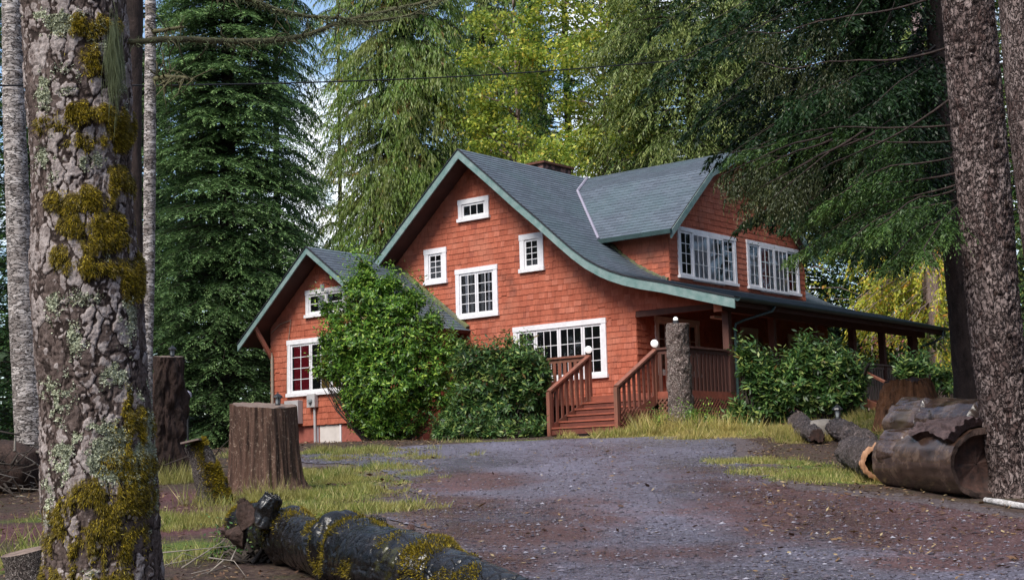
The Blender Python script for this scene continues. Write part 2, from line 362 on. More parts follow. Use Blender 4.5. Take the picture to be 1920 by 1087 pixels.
# foreground trunk
t = NT('lichen_bark'); mo = t.attr('moss'); li = t.attr('lichen'); n1 = t.noise(22, (1, 1, .45), 8, .7); n4 = t.noise(90, det=4, rough=.7); n5 = t.noise(7, (1, 1, .7), 6, .65)
pl = t.attr('plate')
c = t.ramp(n1, [(.3, (.035, .024, .020)), (.5, (.11, .08, .07)), (.75, (.20, .155, .14))])
c = t.mix(t.ramp(t.math('ADD', pl, t.math('MULTIPLY', t.math('SUBTRACT', n1, .5), .8)), [(.50, 0.), (.60, 1.)]), c, t.ramp(n1, [(.3, (.17, .13, .12)), (.7, (.44, .385, .365))]))
c = t.mix(t.ramp(t.math('ADD', li, t.math('MULTIPLY', t.math('SUBTRACT', n5, .5), .9)), [(.55, 0.), (.63, 1.)]), c, t.ramp(n4, [(.3, (.24, .26, .17)), (.7, (.50, .52, .38))]))
mc = t.ramp(n4, [(.25, (.03, .022, .006)), (.5, (.085, .06, .012)), (.75, (.17, .145, .02))])
c = t.mix(t.ramp(t.math('ADD', mo, t.math('MULTIPLY', t.math('SUBTRACT', n5, .5), 1.0)), [(.45, 0.), (.58, 1.)]), c, mc)
c = t.mix(t.ramp(t.attr('fissure'), [(.45, 0.), (.8, .85)]), c, (.018, .012, .010))
c = t.mix(1.0, c, t.ramp(n4, [(.3, .65), (.7, 1.3)]), 'MULTIPLY')
t.bsdf(c, .9, bump=t.math('ADD', n1, t.math('MULTIPLY', n4, .4)), bs=.8, bd=.015, spec=.15)


# ------------------------------------------------------------------ object helpers
def tag(o, label=None, cat=None, group=None, kind=None):
    for k, v in (('label', label), ('category', cat), ('group', group), ('kind', kind)):
        if v: o[k] = v
    return o


def empty(name, loc, rz=0, **k):
    o = bpy.data.objects.new(name, None); COL.objects.link(o); o.location = loc; o.rotation_euler = (0, 0, rz); o.empty_display_size = .2
    return tag(o, **k)


def mesh(name, V, Fs, mat, parent=None, smooth=False, origin=None, attrs=None, uv=None, midx=None):
    """V (n,3); Fs list of int arrays (m,k). Verts are given in the parent's frame (or the world), origin is subtracted."""
    V = np.asarray(V, float)
    if origin is not None: V = V - np.asarray(origin)
    if not isinstance(Fs, (list, tuple)): Fs = [Fs]
    Fs = [np.asarray(f, np.int32) for f in Fs if len(f)]
    me = bpy.data.meshes.new(name)
    me.vertices.add(len(V)); me.vertices.foreach_set('co', V.ravel())
    nl = sum(f.size for f in Fs); npoly = sum(len(f) for f in Fs)
    me.loops.add(nl); me.loops.foreach_set('vertex_index', np.concatenate([f.ravel() for f in Fs]))
    me.polygons.add(npoly)
    tot = np.concatenate([np.full(len(f), f.shape[1], np.int32) for f in Fs])
    st = np.concatenate([[0], np.cumsum(tot)[:-1]]).astype(np.int32)
    me.polygons.foreach_set('loop_start', st)
    me.polygons.foreach_set('use_smooth', np.full(npoly, bool(smooth)))
    mats = mat if isinstance(mat, (list, tuple)) else [mat]
    for m in mats: me.materials.append(MATS[m])
    if midx is not None: me.polygons.foreach_set('material_index', np.asarray(midx, np.int32))
    if attrs:
        for k, a in attrs.items():
            at = me.attributes.new(k, 'FLOAT', 'POINT'); at.data.foreach_set('value', np.asarray(a, np.float32))
    if uv is not None:
        l = me.uv_layers.new(name='UVMap'); idx = np.concatenate([f.ravel() for f in Fs])
        l.data.foreach_set('uv', np.asarray(uv, np.float32)[idx].ravel())
    me.update(calc_edges=True)
    o = bpy.data.objects.new(name, me); COL.objects.link(o)
    if parent is not None: o.parent = parent
    if origin is not None: o.location = origin
    return o


class MB:
    """gathers boxes, tubes and lofts into ONE mesh"""
    def __init__(s): s.V = []; s.F = {}; s.n = 0; s.MI = {}

    def add(s, V, F, mi=0):
        V = np.asarray(V, float); F = np.asarray(F, int)
        s.V.append(V); s.F.setdefault((F.shape[1], mi), []).append(F + s.n); s.n += len(V); return s

    def box(s, x0, x1, y0, y1, z0, z1, mi=0):
        V = [(x, y, z) for z in (z0, z1) for y in (y0, y1) for x in (x0, x1)]
        return s.add(V, [(0, 2, 3, 1), (4, 5, 7, 6), (0, 1, 5, 4), (2, 6, 7, 3), (0, 4, 6, 2), (1, 3, 7, 5)], mi)

    def bar(s, a, b, w, h, up=(0, 0, 1), mi=0):
        a = np.asarray(a, float); b = np.asarray(b, float); d = b - a; d /= np.linalg.norm(d)
        x = np.cross(d, up); x /= np.linalg.norm(x); u = np.cross(x, d)
        V = [p + x * i * w / 2 + u * j * h / 2 for p in (a, b) for j in (-1, 1) for i in (-1, 1)]
        return s.add(V, [(0, 1, 3, 2), (4, 6, 7, 5), (0, 4, 5, 1), (2, 3, 7, 6), (0, 2, 6, 4), (1, 5, 7, 3)], mi)

    def tube(s, pts, r, n=8, mi=0):
        V, F = loft(pts, r, n); s.add(V, F, mi); return s

    def prism(s, poly, fn, t0, t1, mi=0):
        """polygon extruded: fn(p, q, t) -> xyz"""
        m = len(poly); V = [fn(p, q, t) for t in (t0, t1) for p, q in poly]; b = s.n; s.V.append(np.array(V, float)); s.n += 2 * m
        s.F.setdefault((4, mi), []).append(np.array([(b + i, b + (i + 1) % m, b + m + (i + 1) % m, b + m + i) for i in range(m)]))
        from mathutils.geometry import tessellate_polygon
        tr = np.array(tessellate_polygon([[Vector((p, q, 0)) for p, q in poly]]))
        s.F.setdefault((3, mi), []).append(np.concatenate([tr + b, tr[:, ::-1] + b + m])); return s

    def build(s, name, mat, parent=None, smooth=False, origin=None, recalc=True):
        ks = sorted(s.F); Fs = [np.concatenate(s.F[k]) for k in ks]
        mi = np.concatenate([np.full(len(f), k[1]) for f, k in zip(Fs, ks)])
        o = mesh(name, np.concatenate(s.V), Fs, mat, parent, smooth, origin, midx=mi)
        if recalc and s.n < 60000:
            bm = bmesh.new(); bm.from_mesh(o.data); bmesh.ops.recalc_face_normals(bm, faces=bm.faces); bm.to_mesh(o.data); bm.free()
        return o


def loft(pts, r, n=8, disp=None, caps=True, twist=0):
    pts = np.asarray(pts, float); m = len(pts); r = np.broadcast_to(np.asarray(r, float), (m,))
    T = np.gradient(pts, axis=0); T /= np.linalg.norm(T, axis=1)[:, None] + 1e-12
    ref = np.array([1., 0, 0]) if abs(T[0][0]) < .7 else np.array([0, 1., 0])
    U = np.zeros((m, 3)); u = ref
    for i in range(m):
        u = u - T[i] * (u @ T[i]); u /= np.linalg.norm(u); U[i] = u
    W = np.cross(T, U); th = np.arange(n) / n * 2 * PI
    rr = np.repeat(r[:, None], n, 1)
    if disp is not None: rr = rr + disp
    V = pts[:, None] + rr[..., None] * (np.cos(th)[None, :, None] * U[:, None] + np.sin(th)[None, :, None] * W[:, None])
    i = np.arange(m - 1)[:, None] * n; j = np.arange(n)[None]; k = (j + 1) % n
    F = np.stack([i + j, i + k, i + n + k, i + n + j], -1).reshape(-1, 4)
    V = V.reshape(-1, 3)
    if caps:
        V = np.concatenate([V, pts[:1], pts[-1:]]); c0 = m * n; j = np.arange(n); k = (j + 1) % n
        F = np.concatenate([F, np.stack([np.full(n, c0), k, j, j], -1), np.stack([np.full(n, c0 + 1), (m - 1) * n + j, (m - 1) * n + k, (m - 1) * n + k], -1)])
        # degenerate quads are turned into triangles by mesh validation below
    return V, F


def split_deg(F):
    d = (F[:, 2] == F[:, 3]); return [f for f in (F[~d], F[d][:, :3]) if len(f)]


def loft_obj(name, pts, r, mat, n=24, disp=None, parent=None, smooth=True, attrs=None, caps=True):
    V, F = loft(pts, r, n, disp, caps)
    return mesh(name, V, split_deg(F), mat, parent, smooth, attrs=attrs)


# MB.add must cope with degenerate quads
_old_add = MB.add


def _add(s, V, F, mi=0):
    F = np.asarray(F, int)
    if F.shape[1] == 4 and (F[:, 2] == F[:, 3]).any():
        V = np.asarray(V, float); s.V.append(V)
        for f in split_deg(F): s.F.setdefault((f.shape[1], mi), []).append(f + s.n)
        s.n += len(V); return s
    return _old_add(s, V, F, mi)


MB.add = _add


def resample(pts, m):
    pts = np.asarray(pts, float); d = np.concatenate([[0], np.cumsum(np.linalg.norm(np.diff(pts[:, :3], axis=0), axis=1))]); q = np.linspace(0, d[-1], m)
    # smooth interpolation through Catmull-Rom on the parameter
    out = np.empty((m, pts.shape[1]))
    for k in range(pts.shape[1]):
        y = pts[:, k]; s = np.gradient(y, d) if len(d) > 2 else np.full(len(d), (y[-1] - y[0]) / d[-1])
        i = np.clip(np.searchsorted(d, q) - 1, 0, len(d) - 2); h = d[i + 1] - d[i]; u = (q - d[i]) / h
        out[:, k] = (2 * u**3 - 3 * u**2 + 1) * y[i] + (u**3 - 2 * u**2 + u) * h * s[i] + (-2 * u**3 + 3 * u**2) * y[i + 1] + (u**3 - u**2) * h * s[i + 1]
    return out


def bark_disp(pts, r, n, amp, fr=10, stretch=.25, ridged=True, seed=0, big=.0):
    m = len(pts); th = np.arange(n) / n * 2 * PI; ln = np.concatenate([[0], np.cumsum(np.linalg.norm(np.diff(pts, axis=0), axis=1))])
    c = np.stack(np.broadcast_arrays(np.cos(th)[None] * r[:, None] * fr + seed, np.sin(th)[None] * r[:, None] * fr, ln[:, None] * fr * stretch), -1)
    f = fbm(c, 4)
    if ridged: f = 1 - np.abs(2 * f - 1) * 2.2
    d = amp * (f - .5)
    if big: d = d + big * (fbm(c * .22 + 3, 3) - .5)
    return d


# ------------------------------------------------------------------ leaves
def unit(v): return v / (np.linalg.norm(v, axis=-1, keepdims=True) + 1e-9)


def leaves(base, d, nrm, L, W, mid=.45):
    """diamond leaves: base point, direction, rough normal, length, width -> (n*4,3)"""
    d = unit(d); s = unit(np.cross(d, nrm)); L = np.asarray(L)[:, None]; W = np.asarray(W)[:, None]
    m = base + d * L * mid
    return np.stack([base, m + s * W / 2, base + d * L, m - s * W / 2], 1).reshape(-1, 3)


class Out(list):
    def __init__(s): s.t = []


def leaf_obj(name, Vs, mat, parent=None, origin=None, midx=None, tips=None):
    V = np.concatenate(Vs); F = np.arange(len(V)).reshape(-1, 4)
    return mesh(name, V, F, mat, parent, False, origin, midx=midx, attrs={'tip': np.repeat(tips, 4)} if tips is not None else None)


def sprays(rng, p0, dirs, Ls, hang, leafL, leafW, nk, out, nrm_up=1.0, jit=.45, ang=.75, tipT=None, pend=0.0):
    """flat sprays of leaflets along laterals. p0 (n,3), dirs (n,3), Ls (n,), hang: droop"""
    n = len(p0); s = (np.arange(nk) + .3) / nk
    S = s[None, :] + rng.uniform(-.3, .3, (n, nk)) / nk
    pos = p0[:, None] + dirs[:, None] * (Ls[:, None] * S)[..., None]
    pos[..., 2] -= hang * Ls[:, None] * S**2
    side = np.cross(dirs, [0, 0, 1.]); side = unit(side)
    sg = np.where(np.arange(nk) % 2, 1., -1.)[None, :, None]
    d = dirs[:, None] * math.cos(ang) + side[:, None] * sg * math.sin(ang) + rng.normal(0, .22, (n, nk, 3))
    d[..., 2] -= hang * .9 * S + .1
    if pend: d = unit(d) * (1 - pend); d[..., 2] -= pend
    nr = np.zeros((n, nk, 3)); nr[..., 2] = nrm_up; nr += rng.normal(0, jit, nr.shape)
    LL = leafL * rng.uniform(.65, 1.25, (n, nk)) * (1.1 - .45 * S)
    out.append(leaves(pos.reshape(-1, 3), d.reshape(-1, 3), nr.reshape(-1, 3), LL.ravel(), (LL * leafW).ravel()))
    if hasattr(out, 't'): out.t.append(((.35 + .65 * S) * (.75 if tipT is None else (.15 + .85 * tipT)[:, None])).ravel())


def conifer(rng, base, zlo, zhi, Hfull, Rmax, nb, nl, nk, leafL, leafW=.28, droop=.35, rise=.12, hang=.25, shape=.8, azc=None, azw=PI, wob=.25, trunk=None, Rmin=.25, latk=.42, nrm_up=1.0, jit=.45, tips=None, pend=0.0):
    """crown of a conifer between heights zlo..zhi over the base, tapering to Hfull. Also puts limbs in trunk (an MB)."""
    out = Out(); h = zlo + (zhi - zlo) * rng.uniform(0, 1, nb)
    phi = rng.uniform(-PI, PI, nb) if azc is None else azc + rng.uniform(-azw, azw, nb)
    Rr = Rmax * np.clip(1 - h / Hfull, .02, 1) ** shape + Rmin
    Rr = Rr * (1 - wob + 2 * wob * fbm(np.stack([np.cos(phi) * 1.7, np.sin(phi) * 1.7, h * .5], -1), 2)) * rng.uniform(.75, 1.08, nb)
    rad = np.stack([np.cos(phi), np.sin(phi), 0 * phi], -1)
    st = base + np.stack([0 * h, 0 * h, h], -1)
    T = np.linspace(.12, 1, nl)[None] + rng.uniform(-.4, .4, (nb, nl)) / nl
    pp = st[:, None] + rad[:, None] * (Rr[:, None] * T)[..., None]; pp[..., 2] += Rr[:, None] * (rise * T - droop * T**2)
    tang = np.stack([-rad[:, 1], rad[:, 0], 0 * phi], -1)
    sg = np.where((np.arange(nl) % 2)[None] == 0, 1., -1.)
    a = .95 - .35 * T
    dd = rad[:, None] * np.cos(a)[..., None] + tang[:, None] * (sg * np.sin(a))[..., None]
    dd[..., 2] += rise - 2 * droop * T * .6
    dd = unit(dd + rng.normal(0, .12, dd.shape))
    ll = (latk * Rr[:, None] * (1.12 - T) ** .6 * rng.uniform(.7, 1.2, (nb, nl)) + leafL * 1.2)
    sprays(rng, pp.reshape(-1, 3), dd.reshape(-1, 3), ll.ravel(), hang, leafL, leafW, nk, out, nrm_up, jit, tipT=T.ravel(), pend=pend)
    if trunk is not None:
        for i in range(nb):
            q = np.linspace(0, .95, 4); c = st[i] + rad[i] * (Rr[i] * q)[:, None]; c[:, 2] += Rr[i] * (rise * q - droop * q**2)
            V, F = loft(c, np.array([.035, .025, .015, .006]) * (.5 + Rr[i] * .2), 3, caps=False); trunk.add(V, F)
    return out


def tree_obj(name, loc, label, cat, group=None):
    return empty(name, loc, 0, label=label, cat=cat, group=group)


def local(V, o): return V - np.array(o.location)


def build_trunk_mb(mb, name, mat, parent, smooth=True):
    o = mb.build(name, mat, None, smooth, recalc=False); me = o.data
    n = len(me.vertices); co = np.empty(n * 3); me.vertices.foreach_get('co', co); co = co.reshape(-1, 3) - np.array(parent.location)
    me.vertices.foreach_set('co', co.ravel()); o.parent = parent; me.update(); return o


def crown(parent, Vs, mat, name='crown'):
    V = np.concatenate(Vs) - np.array(parent.location)
    return leaf_obj(name, [V], mat, parent, tips=np.concatenate(Vs.t) if getattr(Vs, 't', None) else None)


def rows_trunk(rows, d, m=60):
    """rows of (y, x_left, x_right) photographed edges at depth d -> centre line and radii"""
    pts = []; rad = []
    for y, a, b in rows:
        dd = d if not hasattr(d, '__call__') else d(y)
        pts.append(np.append(P((a + b) / 2, y, dd), (b - a) / 2 * dd / F))
    q = resample(np.array(pts)[::-1], m)   # from the ground up
    return q[:, :3], q[:, 3]

# ================================================================== GROUND
def build_ground():
    xs = np.concatenate([-np.geomspace(250, 14, 26), np.linspace(-13.5, 13.5, 330), np.geomspace(14, 250, 26)])
    ys = np.concatenate([-np.geomspace(120, 4, 14), np.linspace(-3, 7.5, 16), np.linspace(7.6, 38, 420), np.geomspace(38.5, 400, 40)])
    X, Y = np.meshgrid(xs, ys); Z = gz(X, Y)
    m, n = X.shape; V = np.stack([X, Y, Z], -1).reshape(-1, 3)
    i = np.arange(m - 1)[:, None] * n; j = np.arange(n - 1)[None]
    Fq = np.stack([i + j, i + j + 1, i + n + j + 1, i + n + j], -1).reshape(-1, 4)
    return mesh('ground', V, Fq, 'ground', smooth=True, attrs={'grass': grass_mask(V[:, 0], V[:, 1]), 'path': path_mask(V[:, 0], V[:, 1]), 'gravelly': near_drive(V[:, 0], V[:, 1])})


# (pixel x, pixel y, half-width across in m, half-depth in m, weight)
GRASS = [(650, 900, 1.0, 1.7, 1), (590, 925, .9, 1.4, 1), (690, 890, .8, 1.0, .9), (610, 958, 1.0, .8, .95), (540, 960, .6, .8, .9), (470, 965, .5, .7, .7), (350, 975, .6, .9, .9), (330, 1030, .4, .7, .8),
         (600, 850, 1.6, 1.2, .75), (720, 858, 1.2, .7, .8), (30, 1060, .4, .6, .8), (60, 975, .9, .3, .6), (300, 905, .7, .4, .45),
         (1300, 800, 1.9, 1.1, 1.1), (1210, 800, .9, .8, .9), (1420, 800, 1.1, .9, 1.), (1480, 815, .9, 1.0, .7), (1120, 818, .7, .35, .8), (960, 826, 1.2, .3, .6),
         (1450, 872, .8, 1.2, .9), (1520, 890, .8, .9, .95), (1590, 770, 1.2, 1.6, .75), (1660, 800, .9, 2.2, .6), (1600, 900, .5, .7, .7)]
PATHS = [(20, 1005, 3.2, .55, 1), (330, 930, 1.3, .9, .9), (250, 960, 1.5, .9, .8), (-300, 1010, 4, .7, 1)]


def blob_mask(L):
    B = [(GP(a, b), c, d, w) for a, b, c, d, w in L]

    def fn(X, Y):
        r = np.zeros_like(X)
        for p, rx, ry, w in B: r = np.maximum(r, w * np.exp(-(((X - p[0]) / rx) ** 2 + ((Y - p[1]) / ry) ** 2) ** 1.5 * .7))
        return r
    return fn


grass_mask = blob_mask(GRASS); path_mask = blob_mask(PATHS)
# driveway: an outline traced on the ground, laid as a sheet 8 mm above it
DW = [(560, 850), (600, 846), (680, 841), (760, 838), (860, 833), (1000, 827), (1100, 823), (1200, 820), (1290, 818), (1345, 820), (1385, 838), (1372, 850), (1400, 866), (1440, 895), (1480, 915), (1560, 925), (1640, 935),
      (1760, 950), (1850, 968), (2000, 985), (2300, 1010), (2300, 1500), (900, 1500), (900, 1200), (880, 1090), (850, 1045), (790, 1000), (740, 975), (752, 950), (800, 935), (775, 915), (740, 893), (700, 880), (640, 868), (590, 872), (560, 866)]



def near_drive(X, Y):
    p = np.array([GP(*q)[:2] for q in DW]); q = np.stack([X, Y], -1); best = np.full(len(X), 9e9)
    for i in range(len(p)):
        A = p[i]; B = p[(i + 1) % len(p)]; d = B - A; t = np.clip(((q - A) @ d) / (d @ d), 0, 1); best = np.minimum(best, np.hypot(*(q - A - t[:, None] * d).T))
    return np.clip(1 - best / .9, 0, 1)


tag(build_ground(), 'brown forest floor with patches of short grass around the house', 'ground', kind='structure')

def build_drive():
    pts = np.array([GP(*q)[:2] for q in DW]); out = []
    m = len(pts)
    for i in range(m):
        a, b = pts[i], pts[(i + 1) % m]; L = np.linalg.norm(b - a); k = max(1, int(L / .08)); nrm = np.array([b[1] - a[1], a[0] - b[0]]) / L
        for s in np.arange(k) / k:
            p = a + (b - a) * s; amp = min(.3, L * .5)
            out.append(p + nrm * amp * (fbm(np.array([p[0] * 2.2, p[1] * 2.2, 3.]), 4) - .5) * 1.6)
    out = np.array(out)
    lo, hi = out.min(0), out.max(0); lo[1] = max(lo[1], 4)
    gx, gy = np.meshgrid(np.arange(lo[0], hi[0], .16), np.arange(lo[1], hi[1], .16)); G = np.stack([gx.ravel(), gy.ravel()], -1) + RNG.uniform(-.03, .03, (gx.size, 2))
    V2 = [Vector(p) for p in out] + [Vector(p) for p in G]
    n = len(out); r = delaunay_2d_cdt(V2, [], [list(range(n))], 1, 1e-5)
    V = np.array([tuple(v) for v in r[0]]); Ft = np.array([f for f in r[2] if len(f) == 3])
    P3 = np.stack([V[:, 0], V[:, 1], gz(V[:, 0], V[:, 1]) + .012], -1)
    px, py = proj(P3)
    # reddish dirt bands as the place has them: along the right edge, the near left corner and a middle streak
    red = blob_mask([(1700, 945, 2.2, 2.2, .9), (1500, 960, 1.2, 3, .6), (1900, 1000, 1.5, 1.6, 1.), (1450, 925, .8, 1.2, .8), (870, 905, .9, 1.8, .75), (820, 950, .8, 1.6, .75), (960, 1000, .9, 1.3, .7), (900, 1060, .6, .8, .7), (1100, 960, .7, 2.0, .55), (1250, 1040, 1.0, .7, .55), (1330, 890, .8, 2.4, .45), (1750, 1060, .6, .6, .7)])
    o = mesh('driveway', P3, Ft, 'gravel', smooth=True, attrs={'red': red(P3[:, 0], P3[:, 1])})
    return tag(o, 'wet grey gravel driveway with reddish dirt sloping up to the house', 'driveway', kind='structure'), P3, Ft


drive, DV, DF = build_drive()
# loose stones on it
rng = np.random.default_rng(3)
tri = DV[DF]; ar = np.abs(np.cross((tri[:, 1] - tri[:, 0])[:, :2], (tri[:, 2] - tri[:, 0])[:, :2])) / 2; cen = tri.mean(1)
w = ar * np.exp(-np.clip(cen[:, 1] - 9, 0, 99) / 9) * (cen[:, 1] > 8); w /= w.sum()
k = rng.choice(len(w), 16000, p=w); bb = rng.dirichlet((1, 1, 1), 16000); pc = (tri[k] * bb[..., None]).sum(1)
oc = np.array([(1, 0, 0), (0, 1, 0), (-1, 0, 0), (0, -1, 0), (0, 0, 1), (0, 0, -1)]); of = np.array([(0, 1, 4), (1, 2, 4), (2, 3, 4), (3, 0, 4), (1, 0, 5), (2, 1, 5), (3, 2, 5), (0, 3, 5)])
s = np.clip(rng.lognormal(-4.85, .62, 16000), 0, .03)
V = oc[None] * s[:, None, None] * rng.uniform(.6, 1.4, (16000, 6, 1)) * np.array([1, 1, .5]); an = rng.uniform(0, PI, 16000)
ca, sa = np.cos(an)[:, None], np.sin(an)[:, None]; V = np.stack([V[..., 0] * ca - V[..., 1] * sa, V[..., 0] * sa + V[..., 1] * ca, V[..., 2]], -1) + pc[:, None] + np.array([0, 0, .003])
tag(mesh('gravel', V.reshape(-1, 3), (of[None] + 6 * np.arange(16000)[:, None, None]).reshape(-1, 3), 'pebbles'), 'loose grey and brown stones scattered over the driveway', 'gravel', kind='stuff')


def scatter(mask, n, xr, yr, rng, thr=.25):
    out = []
    while sum(map(len, out)) < n:
        X = rng.uniform(*xr, 20000); Y = rng.uniform(*yr, 20000) if yr[1] < 99 else 0; m = mask(X, Y)
        k0 = m > .12; m = m + (fbm(np.stack([X * 1.4, Y * 1.4, X * 0], -1), 3) - .5) * 1.5
        k = k0 & (rng.uniform(0, 1, 20000) < np.clip((m - thr) * 1.6, 0, 1)); out.append(np.stack([X[k], Y[k]], -1))
    return np.concatenate(out)[:n]


def grass_obj(name, L, n, mat, label, h=(.05, .16), seed=1, w=.009, bounds=((-12, 12), (8, 34))):
    rng = np.random.default_rng(seed); q = scatter(blob_mask(L), n, *bounds, rng)
    b = np.stack([q[:, 0], q[:, 1], gz(q[:, 0], q[:, 1]) - .01], -1)
    tall = fbm(np.stack([q[:, 0] * 2, q[:, 1] * 2, q[:, 0] * 0], -1), 2)
    L_ = rng.uniform(*h, n) * (.25 + 1.5 * sm(.3, .7, tall)); d = rng.normal(0, .5, (n, 3)); d[:, 2] = 1
    nr = rng.normal(0, 1, (n, 3)); nr[:, 2] *= .2
    a = leaves(b, d, nr, L_, np.full(n, w) * (1 + L_), .35)
    return tag(leaf_obj(name, [a], mat), label, 'grass', kind='stuff')


grass_obj('grass', [g for g in GRASS if g[0] < 800 and g[1] > 870], 40000, 'grass_blades', 'green grass with dry tufts around the big stump left of the driveway', seed=4, h=(.03, .12), w=.008)
grass_obj('grass', [g for g in GRASS if g[0] < 1000 and g[1] < 870], 14000, 'grass_blades', 'thin green grass strip along the gravel before the left wing', seed=5, h=(.05, .13))
grass_obj('dry_grass', [g for g in GRASS if g[0] > 1000 and g[1] < 830] + [(1180, 818, .7, .5, 1.1), (1240, 815, .7, .9, 1.2), (1300, 814, .9, 1.1, 1.3), (1360, 813, .9, 1.1, 1.3), (1430, 813, .9, 1.1, 1.2), (1480, 815, .7, 1.0, 1.0)], 56000, 'dry_grass_blades', 'yellow dry grass and weeds in front of the porch steps', h=(.035, .17), seed=6, w=.010)
grass_obj('grass', [g for g in GRASS if g[0] > 1400 and g[1] > 830], 13000, 'grass_blades', 'low green grass between the gravel and the fallen logs', h=(.02, .07), seed=7)
grass_obj('weeds', [(470, 935, .35, .3, 1.2), (530, 932, .4, .35, 1.3), (570, 925, .3, .3, 1), (395, 950, .35, .3, 1.1), (430, 955, .3, .3, 1), (320, 905, .5, .3, .9), (60, 1040, .4, .3, 1), (330, 1050, .35, .4, 1)], 2600, 'grass_blades', 'taller seeding weeds round the feet of the stumps on the left', h=(.07, .24), seed=12, w=.006)
grass_obj('weeds', [(1640, 905, .3, .25, .8), (1500, 830, .4, .4, 1), (1540, 825, .4, .4, 1), (1620, 780, .7, .7, 1.1), (1580, 800, .5, .6, 1), (1690, 770, .8, .6, 1.1)], 7000, 'dry_grass_blades', 'straggling dry weeds between the fallen logs on the right', h=(.05, .2), seed=13, w=.006)
grass_obj('weeds', [(1230, 814, .5, .7, 1.2), (1290, 812, .7, .8, 1.3), (1340, 812, .6, .7, 1.1), (1420, 812, .8, .8, .9)], 3400, 'dry_grass_blades', 'tall straggling dry weeds round the foot of the log pillar', h=(.10, .34), seed=15, w=.010)
# leaf litter and needles
rng = np.random.default_rng(9); n = 42000
X = rng.uniform(-12, 12, n * 4); Y = 7 + 27 * rng.uniform(0, 1, n * 4) ** 1.1
pt = np.stack([X, Y, gz(X, Y)], -1); px, py = proj(pt)
wgt = np.where((px < 820) & (px > -100), .6, 0) + np.where((px > 1400) & (py > 770), 1., 0) + .10
wgt = wgt * (.25 + 1.5 * sm(.42, .6, fbm(pt * 1.3, 3))); k = rng.uniform(0, 1, n * 4) < wgt; pt = pt[k][:n]; m = len(pt); pt[:, 2] += .02
d = rng.normal(0, 1, (m, 3)); d[:, 2] *= .25; nr = rng.normal(0, .35, (m, 3)); nr[:, 2] = 1
L_ = rng.uniform(.02, .07, m) * np.where(rng.uniform(0, 1, m) < .1, 1.7, 1)
tag(leaf_obj('leaf_litter', [leaves(pt, d, nr, L_, L_ * rng.uniform(.15, .6, m))], 'leaf_litter'), 'brown dead leaves and needles lying on the forest floor', 'leaf litter', kind='stuff')

# ================================================================== HOUSE
YA = np.array([math.cos(YAW), -math.sin(YAW), 0]); YB = np.array([math.sin(YAW), math.cos(YAW), 0])
C0 = ray(1195, 665) * 36.0; C0[2] = 0; ZB = 0.95
house = empty('house', (C0[0], C0[1], ZB), -YAW, label='two storey red shingled house with grey gabled roofs and white windows', cat='house')


def wc(u, v, z): p = C0 + YA * u + YB * v; return np.array([p[0], p[1], z])


def onv(x, y, v):
    d = ray(x, y); t = (v + C0 @ YB) / (d @ YB); q = d * t - C0; return q @ YA, d[2] * t


def onu(x, y, u):
    d = ray(x, y); t = (u + C0 @ YA) / (d @ YA); q = d * t - C0; return q @ YB, d[2] * t


def hb(mb, name, mat, parent=None, **k):
    """build an MB whose coordinates are (u, v, absolute z) as a part of the house"""
    for a in mb.V: a[:, 2] -= ZB
    return mb.build(name, mat, parent or house, **k)


# planes: fn(s, t, out) -> (u, v, z); out = metres proud of the wall
def planeV(v): return lambda s, t, o: (s, v - o, t)
def planeU(u): return lambda s, t, o: (u + o, s, t)


MAIN = [(-10.3, 4.17), (-4.95, 8.67), (-3.88, 7.76), (-3.12, 7.10), (-2.37, 6.48), (-1.77, 5.96), (-1.34, 5.60), (-.93, 5.30), (-.53, 5.07), (-.23, 4.93), (.17, 4.78), (.65, 4.64), (1.24, 4.50), (1.63, 4.39), (2.3, 4.20), (3.2, 3.95)]
MU = np.array(MAIN)
def zmain(u): return np.interp(u, MU[:, 0], MU[:, 1])


def poly_iv(poly, t):
    """s-intervals of the polygon at height t"""
    x = []; n = len(poly)
    for i in range(n):
        (a, b), (c, d) = poly[i], poly[(i + 1) % n]
        if (b <= t) != (d <= t): x.append(a + (t - b) / (d - b) * (c - a))
    x.sort(); return [(x[i], x[i + 1]) for i in range(0, len(x) - 1, 2)]


